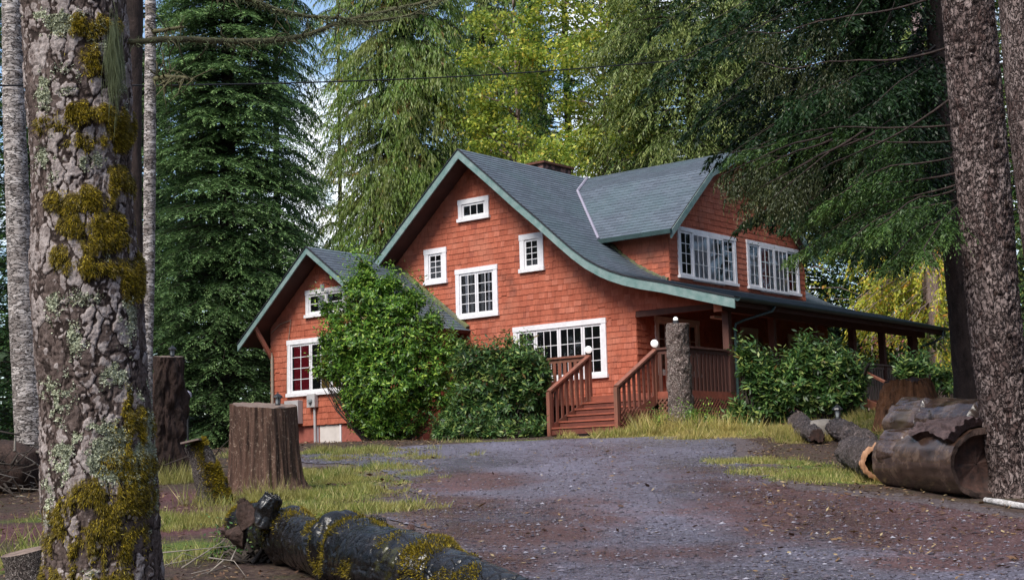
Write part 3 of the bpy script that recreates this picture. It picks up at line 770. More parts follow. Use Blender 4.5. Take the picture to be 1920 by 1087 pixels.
def shingled(name, poly, fn, holes=(), row=.148, seed=0, thick=.14, t0=None, label=None, wmin=.08, wmax=.24):
    rng = np.random.default_rng(seed); mb = MB()
    mb.prism(poly, fn, -thick, 0.0)
    ts = [p[1] for p in poly]; t = min(ts) if t0 is None else t0; V = []
    while t < max(ts) - .02:
        ivs = poly_iv(poly, min(t + row * .5, max(ts) - .01)); cut = []
        for a, b in ivs:
            seg = [(a, b)]
            for h0, h1, g0, g1 in holes:
                if g0 < t + row * .5 < g1:
                    ns = []
                    for p, q in seg:
                        if h1 <= p or h0 >= q: ns.append((p, q)); continue
                        if p < h0: ns.append((p, h0))
                        if q > h1: ns.append((h1, q))
                    seg = ns
            cut += seg
        for a, b in cut:
            s = a
            while s < b - .01:
                w = min(rng.uniform(wmin, wmax), b - s)
                if b - s - w < .05: w = b - s
                j = rng.normal(0, .0035); hi = t + row + .01; lo = t + j; pr = rng.uniform(.014, .022)
                if rng.uniform() < .012: lo += .045
                a0, a1 = s + .0022, s + w - .0022
                V.append([fn(a0, lo, 0), fn(a1, lo, 0), fn(a1, lo, pr), fn(a0, lo, pr), fn(a0, hi, .004), fn(a1, hi, .004)]); s += w
        t += row
    if V:
        V = np.array(V, float).reshape(-1, 3); k = 6 * np.arange(len(V) // 6)[:, None]
        q = np.concatenate([k + np.array([[3, 2, 5, 4]]), k + np.array([[0, 1, 2, 3]])]); tr = np.concatenate([k + np.array([[0, 3, 4]]), k + np.array([[1, 5, 2]])])
        b = mb.n; mb.V.append(V); mb.n += len(V); mb.F.setdefault((4, 0), []).append(q + b); mb.F.setdefault((3, 0), []).append(tr + b)
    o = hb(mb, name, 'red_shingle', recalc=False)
    if label: o['label'] = label
    return o


def window(fn, s0, s1, t0, t1, sashes, label, trim=.115, name='window', tmat='white_paint', curtains=None, pane_in=.0, sill=True, drop=None):
    """sashes: (width share, columns, rows); trim with a proud sill; each sash frame with its glazing bars is one mesh, its pane another"""
    mb = MB()

    def bx(m, a, b, c, d, o0, o1):
        m.add([fn(x, y, o) for o in (o0, o1) for y in (c, d) for x in (a, b)], [(0, 2, 3, 1), (4, 5, 7, 6), (0, 1, 5, 4), (2, 6, 7, 3), (0, 4, 6, 2), (1, 3, 7, 5)])
    bx(mb, s0, s0 + trim, t0 + trim * .7, t1 - trim, 0, .05); bx(mb, s1 - trim, s1, t0 + trim * .7, t1 - trim, 0, .05)
    bx(mb, s0 - .012, s1 + .012, t1 - trim, t1, 0, .058)
    if sill: bx(mb, s0 - .03, s1 + .03, t0, t0 + trim * .7, 0, .09)
    else: bx(mb, s0, s1, t0, t0 + trim * .7, 0, .052)
    a, b, c, d = s0 + trim, s1 - trim, t0 + trim * .7, t1 - trim
    # stops between sashes
    xs = [a]; tot = sum(q[0] for q in sashes)
    for q in sashes: xs.append(xs[-1] + (b - a) * q[0] / tot)
    w = hb(mb, name, tmat); w['label'] = label
    rb = MB(); bx(rb, a, b, c, d, .0005, .003); r = hb(rb, 'backing', 'painted_shade', w)
    r.parent = w
    for i, (sh, nc, nr) in enumerate(sashes):
        x0, x1 = xs[i] + .006, xs[i + 1] - .006; y0, y1 = c + .004, d - .004; fw = .052; o = .0
        if drop and i in drop: y0 -= drop[i]; o = .03
        m = MB(); bx(m, x0, x0 + fw, y0, y1, .004, .03 + o); bx(m, x1 - fw, x1, y0, y1, .004, .03 + o); bx(m, x0 + fw, x1 - fw, y0, y0 + fw * 1.25, .004, .03 + o); bx(m, x0 + fw, x1 - fw, y1 - fw, y1, .004, .03 + o)
        gx0, gx1, gy0, gy1 = x0 + fw, x1 - fw, y0 + fw * 1.25, y1 - fw
        for j in range(1, nc):
            x = gx0 + (gx1 - gx0) * j / nc; bx(m, x - .009, x + .009, gy0, gy1, .016, .028 + o)
        for j in range(1, nr):
            y = gy0 + (gy1 - gy0) * j / nr; bx(m, gx0, gx1, y - .0085, y + .0085, .0165, .0275 + o)
        sa = hb(m, 'sash', tmat, w)
        pm = MB(); pm.add([fn(gx0 - .004, gy0 - .004, .019 + o), fn(gx1 + .004, gy0 - .004, .019 + o), fn(gx1 + .004, gy1 + .004, .019 + o), fn(gx0 - .004, gy1 + .004, .019 + o)], [(0, 1, 2, 3)])
        hb(pm, 'pane', 'window_glass', w, recalc=False)
        for cu in (curtains or {}).get(i, []):
            f0, f1, cm = cu[:3]; g0, g1 = (cu[3], cu[4]) if len(cu) > 3 else (0, 1)
            nn = 18; cx = np.linspace(gx0 + (gx1 - gx0) * f0, gx0 + (gx1 - gx0) * f1, nn); co = .009 + .004 * np.sin(np.arange(nn) * 1.7)
            ya, yb = gy0 + (gy1 - gy0) * g0, gy0 + (gy1 - gy0) * g1
            V = [fn(x, ya, q + o) for x, q in zip(cx, co)] + [fn(x, yb, q + o) for x, q in zip(cx, co)]
            km = MB(); km.add(V, [(k, k + 1, nn + k + 1, nn + k) for k in range(nn - 1)]); hb(km, 'curtain', cm, w, recalc=False, smooth=True)
    return w


def win_px(fn, on, k, x0, y0, x1, y1, sashes, label, **kw):
    s0, ta = on(x0, y0, k); s1, tb = on(x1, y1, k)
    return window(fn, min(s0, s1), max(s0, s1), min(ta, tb), max(ta, tb), sashes, label, **kw)


WINS_A = [(-5.60, -4.53, 6.86, 7.46), (-6.86, -6.07, 5.29, 6.27), (-5.75, -4.30, 4.25, 5.60), (-3.52, -2.75, 5.27, 6.26), (-3.81, -.88, 2.42, 3.89)]
right = [(u, z - .1) for u, z in MAIN[2:] if u < 2.95]
front = [(-9.5, 1.45), (0, 1.45), (0, 3.97), (2.9, 3.97)] + [(2.9, zmain(2.9) - .1)] + right[::-1] + [(-4.95, 8.57), (-9.5, 4.70)]
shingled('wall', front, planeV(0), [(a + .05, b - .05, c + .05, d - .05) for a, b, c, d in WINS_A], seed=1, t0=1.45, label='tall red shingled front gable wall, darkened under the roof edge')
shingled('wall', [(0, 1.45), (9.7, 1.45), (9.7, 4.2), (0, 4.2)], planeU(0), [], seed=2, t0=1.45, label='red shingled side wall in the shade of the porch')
DZ = 4.72
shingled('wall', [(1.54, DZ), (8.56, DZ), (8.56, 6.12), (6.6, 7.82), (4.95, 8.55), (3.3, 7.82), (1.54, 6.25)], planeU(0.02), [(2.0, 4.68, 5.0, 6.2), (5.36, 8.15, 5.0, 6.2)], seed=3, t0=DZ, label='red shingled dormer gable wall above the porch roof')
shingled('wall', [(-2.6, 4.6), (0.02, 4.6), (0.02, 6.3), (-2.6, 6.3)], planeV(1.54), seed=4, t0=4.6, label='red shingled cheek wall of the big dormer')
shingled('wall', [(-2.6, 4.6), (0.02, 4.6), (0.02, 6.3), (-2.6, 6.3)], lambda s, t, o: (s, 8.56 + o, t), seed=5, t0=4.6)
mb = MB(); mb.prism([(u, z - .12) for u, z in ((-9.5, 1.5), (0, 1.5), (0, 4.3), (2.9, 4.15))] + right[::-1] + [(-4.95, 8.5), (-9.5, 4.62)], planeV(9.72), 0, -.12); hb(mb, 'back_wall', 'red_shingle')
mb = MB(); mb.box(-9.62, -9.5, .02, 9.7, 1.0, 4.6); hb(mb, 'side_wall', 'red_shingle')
mb = MB(); mb.box(-9.5, -.02, .03, 9.6, .6, 1.46); hb(mb, 'foundation', 'foundation_red')

fA = planeV(0)
window(fA, *WINS_A[0], [(1, 3, 1)], 'small white attic window high in the front gable', trim=.13)
window(fA, *WINS_A[1], [(1, 2, 4)], 'small white window left of the tall double window', trim=.145, curtains={0: [(0, 1, 'curtain_grey', 0, .8)]})
window(fA, *WINS_A[2], [(1, 2, 4), (1, 2, 4)], 'white double window in the middle of the front gable', trim=.13, curtains={0: [(.28, .42, 'curtain_white'), (.62, .86, 'curtain_grey')], 1: [(.16, .38, 'curtain_grey'), (.66, .8, 'curtain_white')]})
window(fA, *WINS_A[3], [(1, 2, 4)], 'small white window right of the tall double window, under the roof curve', trim=.145, curtains={0: [(0, 1, 'curtain_grey', 0, .25)]})
window(fA, *WINS_A[4], [(.78, 2, 4), (1, 3, 3), (1, 3, 3), (.78, 2, 4)], 'wide white four-part window beside the porch steps', trim=.13)
fD = planeU(0.02)
window(fD, 1.92, 4.74, 4.95, 6.27, [(.72, 2, 4), (1, 3, 3), (1, 3, 3), (.72, 2, 4)], 'left white dormer window with pale curtains', trim=.10, drop={1: .10, 2: .10}, curtains={0: [], 1: [(0, 1, 'curtain_white')], 2: [(0, .5, 'curtain_white')], 3: [(0, 1, 'curtain_grey', 0, .4)]})
window(fD, 5.33, 8.18, 4.95, 6.29, [(.72, 2, 4), (1, 3, 3), (1, 3, 3), (.72, 2, 4)], 'right white dormer window with red and white curtains', trim=.10, drop={1: .10, 2: .10}, curtains={0: [(0, 1, 'curtain_white', 0, .8)], 1: [(0, .62, 'curtain_red'), (.66, 1, 'curtain_white')], 2: [(0, 1, 'curtain_white')], 3: [(0, .55, 'curtain_red', 0, .8), (.6, 1, 'curtain_grey')]})
fP = planeU(0)
for a, b, c, d, sa, lb in ((.77, 2.77, 2.45, 3.9, [(1, 3, 3), (1, 3, 3)], 'wide dim window under the porch near the corner'), (4.85, 5.72, 1.9, 3.88, [(1, 1, 1)], 'pale framed porch door'), (7.39, 8.2, 1.9, 3.84, [(1, 1, 1)], 'second pale framed porch door'), (8.4, 9.43, 2.6, 3.84, [(1, 2, 3)], 'dim window at the far end of the porch')):
    window(fP, a, b, c, d, sa, lb, trim=.12, name='window' if 'window' in lb else 'door', tmat='pale_panel')

# ---- roofs
def roof_shell(name, prof, a0, a1, along, thick=.10, step=.14, label=None):
    """prof: (p, z) polyline; a0..a1 length; along 'v' (profile over u) or 'u' (profile over v). The top runs in small shingle courses."""
    pr = np.array(prof, float); top = np.argmax(pr[:, 1]); halves = [pr[:top + 1][::-1], pr[top:]]; mb = MB(); UVs = []
    V = []; Fq = []; uv = []; mi = []
    for h in halves:
        if len(h) < 2: continue
        d = np.concatenate([[0], np.cumsum(np.hypot(*np.diff(h, axis=0).T))]); k = max(2, int(d[-1] / step)); q = np.linspace(0, d[-1], k + 1)
        X = np.interp(q, d, h[:, 0]); Z = np.interp(q, d, h[:, 1]); tx = np.gradient(X, q); tz = np.gradient(Z, q); sg = np.sign(X[-1] - X[0])
        nx, nz = -tz * sg, tx * sg      # outward normal
        nx, nz = nx, nz
        rows = []
        for i in range(k):
            rows.append((X[i] + nx[i] * .001, Z[i] + nz[i] * .001, q[i])); rows.append((X[i + 1] + nx[i + 1] * .011, Z[i + 1] + nz[i + 1] * .011, q[i + 1] - .001))
        under = [(X[i] - nx[i] * thick, Z[i] - nz[i] * thick, q[i]) for i in range(k, -1, -1)]
        loop = rows + under; n = len(loop); b = len(V)
        for a in (a0, a1):
            for x, z, s in loop:
                V.append((x, a, z) if along == 'v' else (a, x, z)); uv.append((a, -s))
        for i in range(n):
            j = (i + 1) % n; Fq.append((b + i, b + j, b + n + j, b + n + i)); mi.append(0 if i < len(rows) - 1 else 1)
        # end caps strip
        for e in (0, n):
            for i in range(k):
                A = b + e + 2 * i; B_ = A + 1; U0 = b + e + len(rows) + (k - i); U1 = U0 - 1
                Fq.append((A, B_, U1, U0)); mi.append(1)
    V = np.array(V); V[:, 2] -= ZB
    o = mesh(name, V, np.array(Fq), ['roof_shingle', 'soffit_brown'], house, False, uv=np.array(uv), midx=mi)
    bm = bmesh.new(); bm.from_mesh(o.data); bmesh.ops.recalc_face_normals(bm, faces=bm.faces); bm.to_mesh(o.data); bm.free()
    if label: o['label'] = label
    return o


def rake(name, prof, a0, a1, along, parent, h=.21, mat='green_trim', drop=.02, label=None):
    """board hanging below the edge of the roof: follows the profile with depth h"""
    pr = np.array(prof, float); d = np.concatenate([[0], np.cumsum(np.hypot(*np.diff(pr, axis=0).T))]); V = []; m = len(pr)
    for a in (a0, a1):
        for x, z in pr:
            for zz in (z - drop, z - drop - h): V.append((x, a, zz - ZB) if along == 'v' else (a, x, zz - ZB))
    Fq = []
    for i in range(m - 1):
        A = 2 * i; Fq += [(A, A + 1, A + 3, A + 2), (2 * m + A, 2 * m + A + 2, 2 * m + A + 3, 2 * m + A + 1), (A, A + 2, 2 * m + A + 2, 2 * m + A), (A + 1, 2 * m + A + 1, 2 * m + A + 3, A + 3)]
    Fq += [(0, 2 * m, 2 * m + 1, 1), (2 * m - 2, 2 * m - 1, 4 * m - 1, 4 * m - 2)]
    o = mesh(name, V, np.array(Fq), mat, parent); 
    if label: o['label'] = label
    return o


mroof = roof_shell('roof', MAIN, -.72, 10.75, 'v', label='main grey shingle roof sweeping down over the porch')
rake('rake_board', MAIN, -.70, -.74, 'v', mroof, .23, drop=.03); rake('rake_board', MAIN, 10.73, 10.77, 'v', mroof, .23, drop=.03)
rake('drip_edge', MAIN, -.72, -.765, 'v', mroof, .035, 'dark_edge', drop=-.012)
DP = [(1.2, 6.08), (3.3, 7.93), (4.95, 8.665), (6.6, 7.93), (8.7, 6.08)]
droof = roof_shell('roof', DP, -4.9, .33, 'u', label='grey shingle roof of the big dormer with a bent slope')
rake('rake_board', DP, .30, .345, 'u', droof, .20, drop=.03)
mb = MB(); mb.box(-1.9, .36, 1.10, 1.20, 5.96, 6.075); hb(mb, 'gutter', 'gutter_green', droof)
vp = []
for v_, z_ in ((1.2, 6.08), (3.3, 7.93), (4.95, 8.66)):
    us = np.linspace(-4.95, 3, 800); u_ = us[np.argmin(np.abs(zmain(us) - z_))]; vp.append((u_ + .02, v_ - .02, z_ + .02))
mb = MB(); mb.tube(vp[:2], .042, 6); hb(mb, 'valley_flashing', 'flashing', droof); mb = MB(); mb.tube(vp[1:], .042, 6); hb(mb, 'valley_flashing', 'flashing', droof)
mb = MB(); q = np.linspace(-1.75, -.02, 26); rj = np.random.default_rng(5)
mb.tube([(u, 1.50 + rj.normal(0, .01), zmain(u) + .03) for u in q], .045 + .02 * rj.uniform(-1, 1, 26), 5); hb(mb, 'mossy_debris', 'mossy_roof', droof)
WP = [(-11.2, 3.89), (-8.42, 6.26), (-5.28, 3.93)]
wroof = roof_shell('roof', WP, -2.92, .02, 'v', label='grey shingle roof of the low left wing')
rake('rake_board', WP, -2.90, -2.94, 'v', wroof, .17, drop=.03); rake('drip_edge', WP, -2.92, -2.965, 'v', wroof, .03, 'dark_edge', drop=-.012)
mb = MB(); q = np.linspace(-7.9, -5.35, 20); mb.tube([(u, -.06, np.interp(u, [-8.42, -5.28], [6.26, 3.93]) + .02) for u in q], .09, 5); hb(mb, 'mossy_debris', 'mossy_roof', wroof)

# ---- left wing
fW = planeV(-2.3); u0, _ = onv(508, 700, -2.3); u1 = -5.75
wz = lambda u: np.interp(u, [p[0] for p in WP], [p[1] for p in WP]) - .1
lw = [onv(540.4, 638.7, -2.3), onv(540.4, 744.7, -2.3)]; lwr = onv(668, 700, -2.3)[0]
uw = [onv(574.9, 545.7, -2.3), onv(574, 597, -2.3)]; uwr = onv(652, 545, -2.3)[0]
fz = onv(556, 798.8, -2.3)[1]
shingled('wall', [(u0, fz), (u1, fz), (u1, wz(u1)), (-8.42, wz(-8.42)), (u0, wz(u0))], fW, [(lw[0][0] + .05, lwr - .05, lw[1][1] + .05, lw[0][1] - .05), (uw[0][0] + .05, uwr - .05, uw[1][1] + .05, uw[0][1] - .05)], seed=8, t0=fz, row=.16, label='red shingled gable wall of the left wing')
for s_, uu in ((-1, u0), (1, u1)):
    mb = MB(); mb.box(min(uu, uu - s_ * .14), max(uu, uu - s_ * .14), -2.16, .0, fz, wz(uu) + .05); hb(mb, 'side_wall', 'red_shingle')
window(fW, lw[0][0], lwr, lw[1][1], lw[0][1], [(1, 2, 4), (1, 2, 4), (1, 2, 4)], 'white three-part window of the left wing with red and yellow curtains', trim=.13, curtains={0: [(.08, 1, 'curtain_red')], 1: [(.5, 1, 'curtain_yellow', 0, .8)], 2: [(0, .8, 'curtain_yellow')]})
window(fW, uw[0][0], uwr, uw[1][1], uw[0][1], [(1, 1, 2), (1, 1, 2)], 'small white window under the peak of the left wing', trim=.12, curtains={0: [(.5, 1, 'curtain_white')]})
mb = MB(); mb.box(u0 + .05, u1 - .05, -2.24, 0, .6, fz); fo = hb(mb, 'foundation', 'foundation_red')
a, _ = onv(600, 810, -2.26); b, _ = onv(637, 810, -2.26); gzb = onv(600, 836, -2.26)[1]
mb = MB(); mb.box(a, b, -2.262, -2.245, gzb - .25, fz - .02); hb(mb, 'access_panel', 'pale_panel', fo)
for x in (596, 639, 682):
    a, _ = onv(x, 815, -2.26); mb = MB(); mb.box(a - .025, a + .025, -2.275, -2.235, gzb - .25, fz - .02); hb(mb, 'batten', 'white_paint', fo)
# electric box, meter, pipes
def bxp(name, x0, y0, x1, y1, o0, o1, mat, par=None):
    a, za = onv(x0, y0, -2.3); b, zb = onv(x1, y1, -2.3); mb = MB(); mb.box(a, b, -2.3 - o1, -2.3 - o0, min(za, zb), max(za, zb)); o = hb(mb, name, mat, par)
    bv = o.modifiers.new('b', 'BEVEL'); bv.width = .008; bv.segments = 2; return o
bxp('electric_box', 543, 752, 569, 794, .02, .20, 'meter_grey'); mt = bxp('electric_meter', 583, 739, 598, 763, .02, .16, 'meter_grey')
a, z = onv(590.5, 752, -2.3); mb = MB(); mb.tube([(a, -2.46, z), (a, -2.50, z), (a, -2.53, z)], [.07, .07, .05], 14); hb(mb, 'meter_dial', 'lantern_glass', mt)
a, z0 = onv(592, 762, -2.3); _, z1 = onv(595, 836, -2.3); mb = MB(); mb.tube([(a + .02, -2.36, z0), (a + .03, -2.36, z1 - .1)], .035, 8); hb(mb, 'conduit', 'meter_grey')
a, z0 = onv(511, 662, -2.3); _, z1 = onv(512, 760, -2.3)
mb = MB(); mb.tube([(a - .22, -2.42, z0 + .10), (a - .1, -2.40, z0 + .06), (a + .03, -2.37, z0 - .02), (a + .05, -2.36, z0 - .15), (a + .06, -2.36, z1 - .6)], .04, 8); hb(mb, 'downspout', 'beige_pipe')
q0 = onv(476, 610, -2.88); q1 = onv(510, 672, -2.34); mb = MB(); mb.bar((q0[0], -2.88, q0[1]), (q1[0], -2.34, q1[1]), .09, .10); hb(mb, 'roof_brace', 'rail_wood')
pts = [onv(x, y, -2.34) for x, y in ((509, 624), (525, 608), (546, 600), (543, 620), (539, 660), (538, 740))]
mb = MB(); mb.tube([(p, -2.345, q) for p, q in pts], .010, 5); hb(mb, 'wall_cable', 'beige_pipe')
a, z = onv(602, 538, -2.6); lt = MB(); lt.tube([(a, -2.3, z + .1), (a, -2.52, z + .12), (a, -2.55, z + .06)], .012, 5); gl = hb(lt, 'wall_lantern', 'black_metal')
mb = MB(); mb.tube([(a, -2.55, z + .07), (a, -2.55, z - .12)], [.065, .045], 6); hb(mb, 'lantern_glass', 'lantern_glass', gl)

# ---- chimney
mb = MB(); mb.box(-6.2, -5.45, 3.55, 4.85, 7.5, 9.0); ch = hb(mb, 'chimney', 'chimney_stone'); mb = MB(); mb.box(-6.28, -5.37, 3.47, 4.93, 9.0, 9.06); hb(mb, 'chimney_cap', 'rust_cap', ch)

# ---- porch
FZ = 1.85
mb = MB(); rj = np.random.default_rng(2)
for i in range(30): mb.box(-3.6, 2.6, -2 + i * .067, -2 + i * .067 + .063, FZ - .03, FZ + rj.uniform(-.001, .001))
for i in range(19): mb.box(.03 + i * .1355, .03 + i * .1355 + .131, .03, 10.5, FZ - .03, FZ + rj.uniform(-.001, .001))
mb.box(-3.6, 2.62, -2.04, -2.0, FZ - .17, FZ + .0); mb.box(2.6, 2.64, -2.0, 10.5, FZ - .17, FZ); mb.box(-3.64, -3.6, -2, 0, FZ - .25, FZ); hb(mb, 'porch_floor', 'tread_wood')
mb = MB(); mb.box(.1, 2.4, .1, 10.4, .8, FZ - .26); mb.box(-3.4, 2.4, -1.8, 0, .8, FZ - .26); hb(mb, 'porch_shade_fill', 'painted_shade')  # solid dark blocks stand in for the shade under the porch
# posts and beams
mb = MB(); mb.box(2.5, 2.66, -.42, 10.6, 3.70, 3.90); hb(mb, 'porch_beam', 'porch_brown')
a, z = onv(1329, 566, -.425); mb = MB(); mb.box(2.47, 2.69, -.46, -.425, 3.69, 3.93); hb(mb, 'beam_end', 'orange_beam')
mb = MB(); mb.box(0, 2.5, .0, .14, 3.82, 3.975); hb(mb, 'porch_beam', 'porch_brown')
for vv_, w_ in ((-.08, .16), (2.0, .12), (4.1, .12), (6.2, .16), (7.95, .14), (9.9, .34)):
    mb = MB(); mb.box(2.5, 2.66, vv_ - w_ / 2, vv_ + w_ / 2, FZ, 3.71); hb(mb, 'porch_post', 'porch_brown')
# gutter on the long eave
th = np.linspace(PI * 1.0, PI * 2.0, 8); V = []; vs = (-.72, 10.78)
for v_ in vs:
    for s_ in (1.0, .86):
        for a in th: V.append((3.27 + .075 * s_ * math.cos(a), v_, 3.93 + .085 * s_ * math.sin(a) - ZB))
Fq = []
for i in range(7): Fq += [(i, i + 1, 16 + i + 1, 16 + i), (8 + i, 24 + i, 24 + i + 1, 8 + i + 1), (i, 8 + i, 9 + i, i + 1), (16 + i, 17 + i, 25 + i, 24 + i)]
Fq += [(0, 16, 24, 8), (7, 15, 31, 23)]
mesh('gutter', V, np.array(Fq), 'gutter_green', house)
mb = MB(); mb.box(3.17, 3.195, -.72, 10.78, 3.74, 3.92); hb(mb, 'fascia_board', 'soffit_brown')
mb = MB(); mb.tube([(3.27, .95, 3.84), (3.24, .85, 3.72), (2.9, .15, 3.5), (2.76, .02, 3.42), (2.74, 0, 3.3), (2.74, 0, 1.7)], .035, 8); hb(mb, 'downspout', 'gutter_green')
mb = MB(); mb.tube([(3.27, 10.45, 3.84), (3.26, 10.42, 3.65), (3.0, 10.25, 3.5), (2.75, 10.1, 3.42), (2.74, 10.05, 3.3), (2.74, 10.05, 1.7)], .035, 8); hb(mb, 'downspout', 'gutter_green')
mb = MB(); mb.box(1.5, 1.62, .95, 1.5, 3.72, 3.78); hb(mb, 'porch_light', 'pale_panel')
mb = MB(); mb.box(1.5, 1.62, 5.9, 6.5, 3.62, 3.68); hb(mb, 'porch_light', 'pale_panel')


def railing(p, q, h, mat, n=None, parent=None, bal=(.085, .03), top=(.12, .045), gap=.15, below=.16, label=None):
    """straight or sloped railing from p to q (points on the floor line, u v z): rails = one mesh, each baluster its own"""
    p = np.array(p, float); q = np.array(q, float); mb = MB(); up = np.array([0, 0, 1.]); d = q - p; L = np.hypot(d[0], d[1]); hd = d / L
    mb.bar(p + up * h, q + up * h, top[0], top[1]); mb.bar(p + up * (h - .07), q + up * (h - .07), .035, .09)
    r = hb(mb, 'railing', mat)
    if label: r['label'] = label
    n = n or max(2, int(L / gap)); base = None
    for i in range(n):
        c = p + d * (i + .5) / n
        if base is None:
            m = MB(); o_ = hd[:2] * bal[0] / 2; k = np.array([-hd[1], hd[0]]) * bal[1] / 2
            V = [(a * o_[0] + b * k[0], a * o_[1] + b * k[1], z) for z in (-below, h - .03) for b in (-1, 1) for a in (-1, 1)]
            m.add(V, [(0, 2, 3, 1), (4, 5, 7, 6), (0, 1, 5, 4), (2, 6, 7, 3), (0, 4, 6, 2), (1, 3, 7, 5)]); base = m.build('baluster', mat, r); o = base
        else:
            o = base.copy(); COL.objects.link(o)
        o.location = (c[0], c[1], c[2] - ZB)
    return r


railing((2.62, -1.95, FZ), (2.62, -.2, FZ), .95, 'porch_brown', label='brown porch railing right of the bark pillar')
railing((2.62, 0, FZ), (2.62, 6.1, FZ), .95, 'porch_brown', label='brown porch railing behind the rhododendron')
railing((1.88, -1.98, FZ), (2.6, -1.98, FZ), .95, 'porch_brown', label='short brown railing between the globe lamp and the pillar')
railing((-3.55, -1.98, FZ), (.0, -1.98, FZ), .95, 'rail_wood', label='red brown railing before the wide window')
# stairs
UL, UR, VS = .03, 1.86, -2.0; NS = 6; GB = .98; run = .30; rise = (FZ - GB) / NS
mb = MB(); rb = MB()
for i in range(NS):
    z = FZ - rise * i; v1 = VS - run * i
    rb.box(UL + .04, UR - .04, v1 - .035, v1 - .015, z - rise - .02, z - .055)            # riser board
    if i < NS - 1:
        for k in (0, 1): mb.box(UL + .02, UR - .02, v1 - run * (1 - k / 2) - .055 + k * .01, v1 - run * (1 - k) / 2 - .055, z - rise - .036, z - rise + .001 * k)   # two boards per tread
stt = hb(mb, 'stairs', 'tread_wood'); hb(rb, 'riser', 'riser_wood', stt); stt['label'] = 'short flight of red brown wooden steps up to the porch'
VE = VS - run * (NS - 1) - .05
for u in (UL, UR): mb = MB(); mb.bar((u, VS, FZ - .14), (u, VE, GB + .06), .04, .22); hb(mb, 'stringer', 'rail_wood', stt)
for u, nm in ((UL, 'left'), (UR, 'right')):
    railing((u, VE, GB + .02), (u, VS - .02, FZ), .93, 'rail_wood', n=8, gap=.17, bal=(.075, .035), label='sloped red brown handrail on the %s of the steps' % nm)
    for v_, z0, z1 in ((VE, GB - .15, GB + .93), (VS - .02, FZ - .25, FZ + .96)):
        mb = MB(); mb.box(u - .045, u + .045, v_ - .045, v_ + .045, z0, z1); hb(mb, 'newel_post', 'rail_wood')
    bm = bmesh.new(); bmesh.ops.create_uvsphere(bm, u_segments=20, v_segments=12, radius=.085)
    me = bpy.data.meshes.new('globe_lamp'); bm.to_mesh(me); bm.free(); me.materials.append(MATS['globe_glass']); me.polygons.foreach_set('use_smooth', [True] * len(me.polygons))
    o = bpy.data.objects.new('globe_lamp', me); COL.objects.link(o); o.parent = house; o.location = (u, VS - .02, FZ + 1.08 - ZB); o['label'] = 'white globe lamp on top of the %s stair post' % nm
# lattice
def lattice(p, q, z0, z1, step=.115, label=None):
    p = np.array(p, float); q = np.array(q, float); L = np.linalg.norm(q - p); d = (q - p) / L; mb = MB(); H = z1 - z0; s = -H
    while s < L:
        for k in (0, 1):
            a, b = s, s + H
            A, B_ = (max(a, 0), min(b, L))
            if B_ - A > .03:
                za, zb = z0 + (A - a), z0 + (B_ - a)
                if k: A, B_ = L - A, L - B_
                o = np.array([-d[1], d[0]]) * (.006 * (1 if k else -1)); P0 = p + d * A + o; P1 = p + d * B_ + o
                mb.bar((P0[0], P0[1], za), (P1[0], P1[1], zb), .012, .035, up=(-d[1], d[0], 0) if False else (0, 0, 1))
        s += step
    o = hb(mb, 'lattice', 'rail_wood')
    if label: o['label'] = label
    return o


lattice((2.63, -1.95), (2.63, 4.0), 1.0 - .12, FZ - .14, label='red diagonal lattice under the porch, right of the pillar')
lattice((1.92, -2.03), (2.6, -2.03), 1.0 - .12, FZ - .14, label='red diagonal lattice beside the steps')
lattice((1.9, VE + .1), (1.9, VS - .05), .95, 1.45)
# side steps at the far end of the porch
q0, z0 = onu(1622, 690, 2.9); q1, z1 = onu(1668, 720, 3.9)
mb = MB(); mb.bar((2.7, q0, z0), (3.9, q1, z1), .09, .05); mb.bar((3.85, q1, z1), (3.85, q1, 1.0), .08, .08, up=(0, 1, 0)); mb.bar((2.7, q0, z0 - .8), (3.9, q1, z1 - .75), .05, .2); hb(mb, 'side_handrail', 'rail_wood')
railing((2.62, 6.3, FZ), (2.62, 9.7, FZ), .95, 'weathered_grey_wood', label='grey weathered railing at the far end of the porch')

# ================================================================== NEAR TRUNKS
def px_trunk(name, rows, d, mat, label, cat='tree', n=40, m=120, amp=.02, fr=10, stretch=.25, group=None, down=True, part='trunk', big=0., ridged=True, top_extra=None, seed=0, thing=True):
    if top_extra:   # carry the trunk on above the frame
        y, a, b = rows[0]; y2, a2, b2 = rows[1]; k = top_extra / (y2 - y); rows = [(y - top_extra, a - (a2 - a) * k, b - (b2 - b) * k)] + rows
    pts, rad = rows_trunk(rows, d, m); base = pts[0].copy(); g = gz(base[0], base[1]); base[2] = g
    if down and pts[0][2] > g - .15:
        pts = np.concatenate([[[pts[0][0], pts[0][1], g - .2]], pts]); rad = np.concatenate([[rad[0] * 1.15], rad])
    dis = bark_disp(pts, rad, n, amp, fr, stretch, ridged, seed, big)
    if not thing: return pts, rad, dis
    root = empty(name, base, label=label, cat=cat, group=group)
    V, Fq = loft(pts, rad, n, dis, True); o = mesh(part, V - base, split_deg(Fq), mat, root, True)
    return root, pts, rad


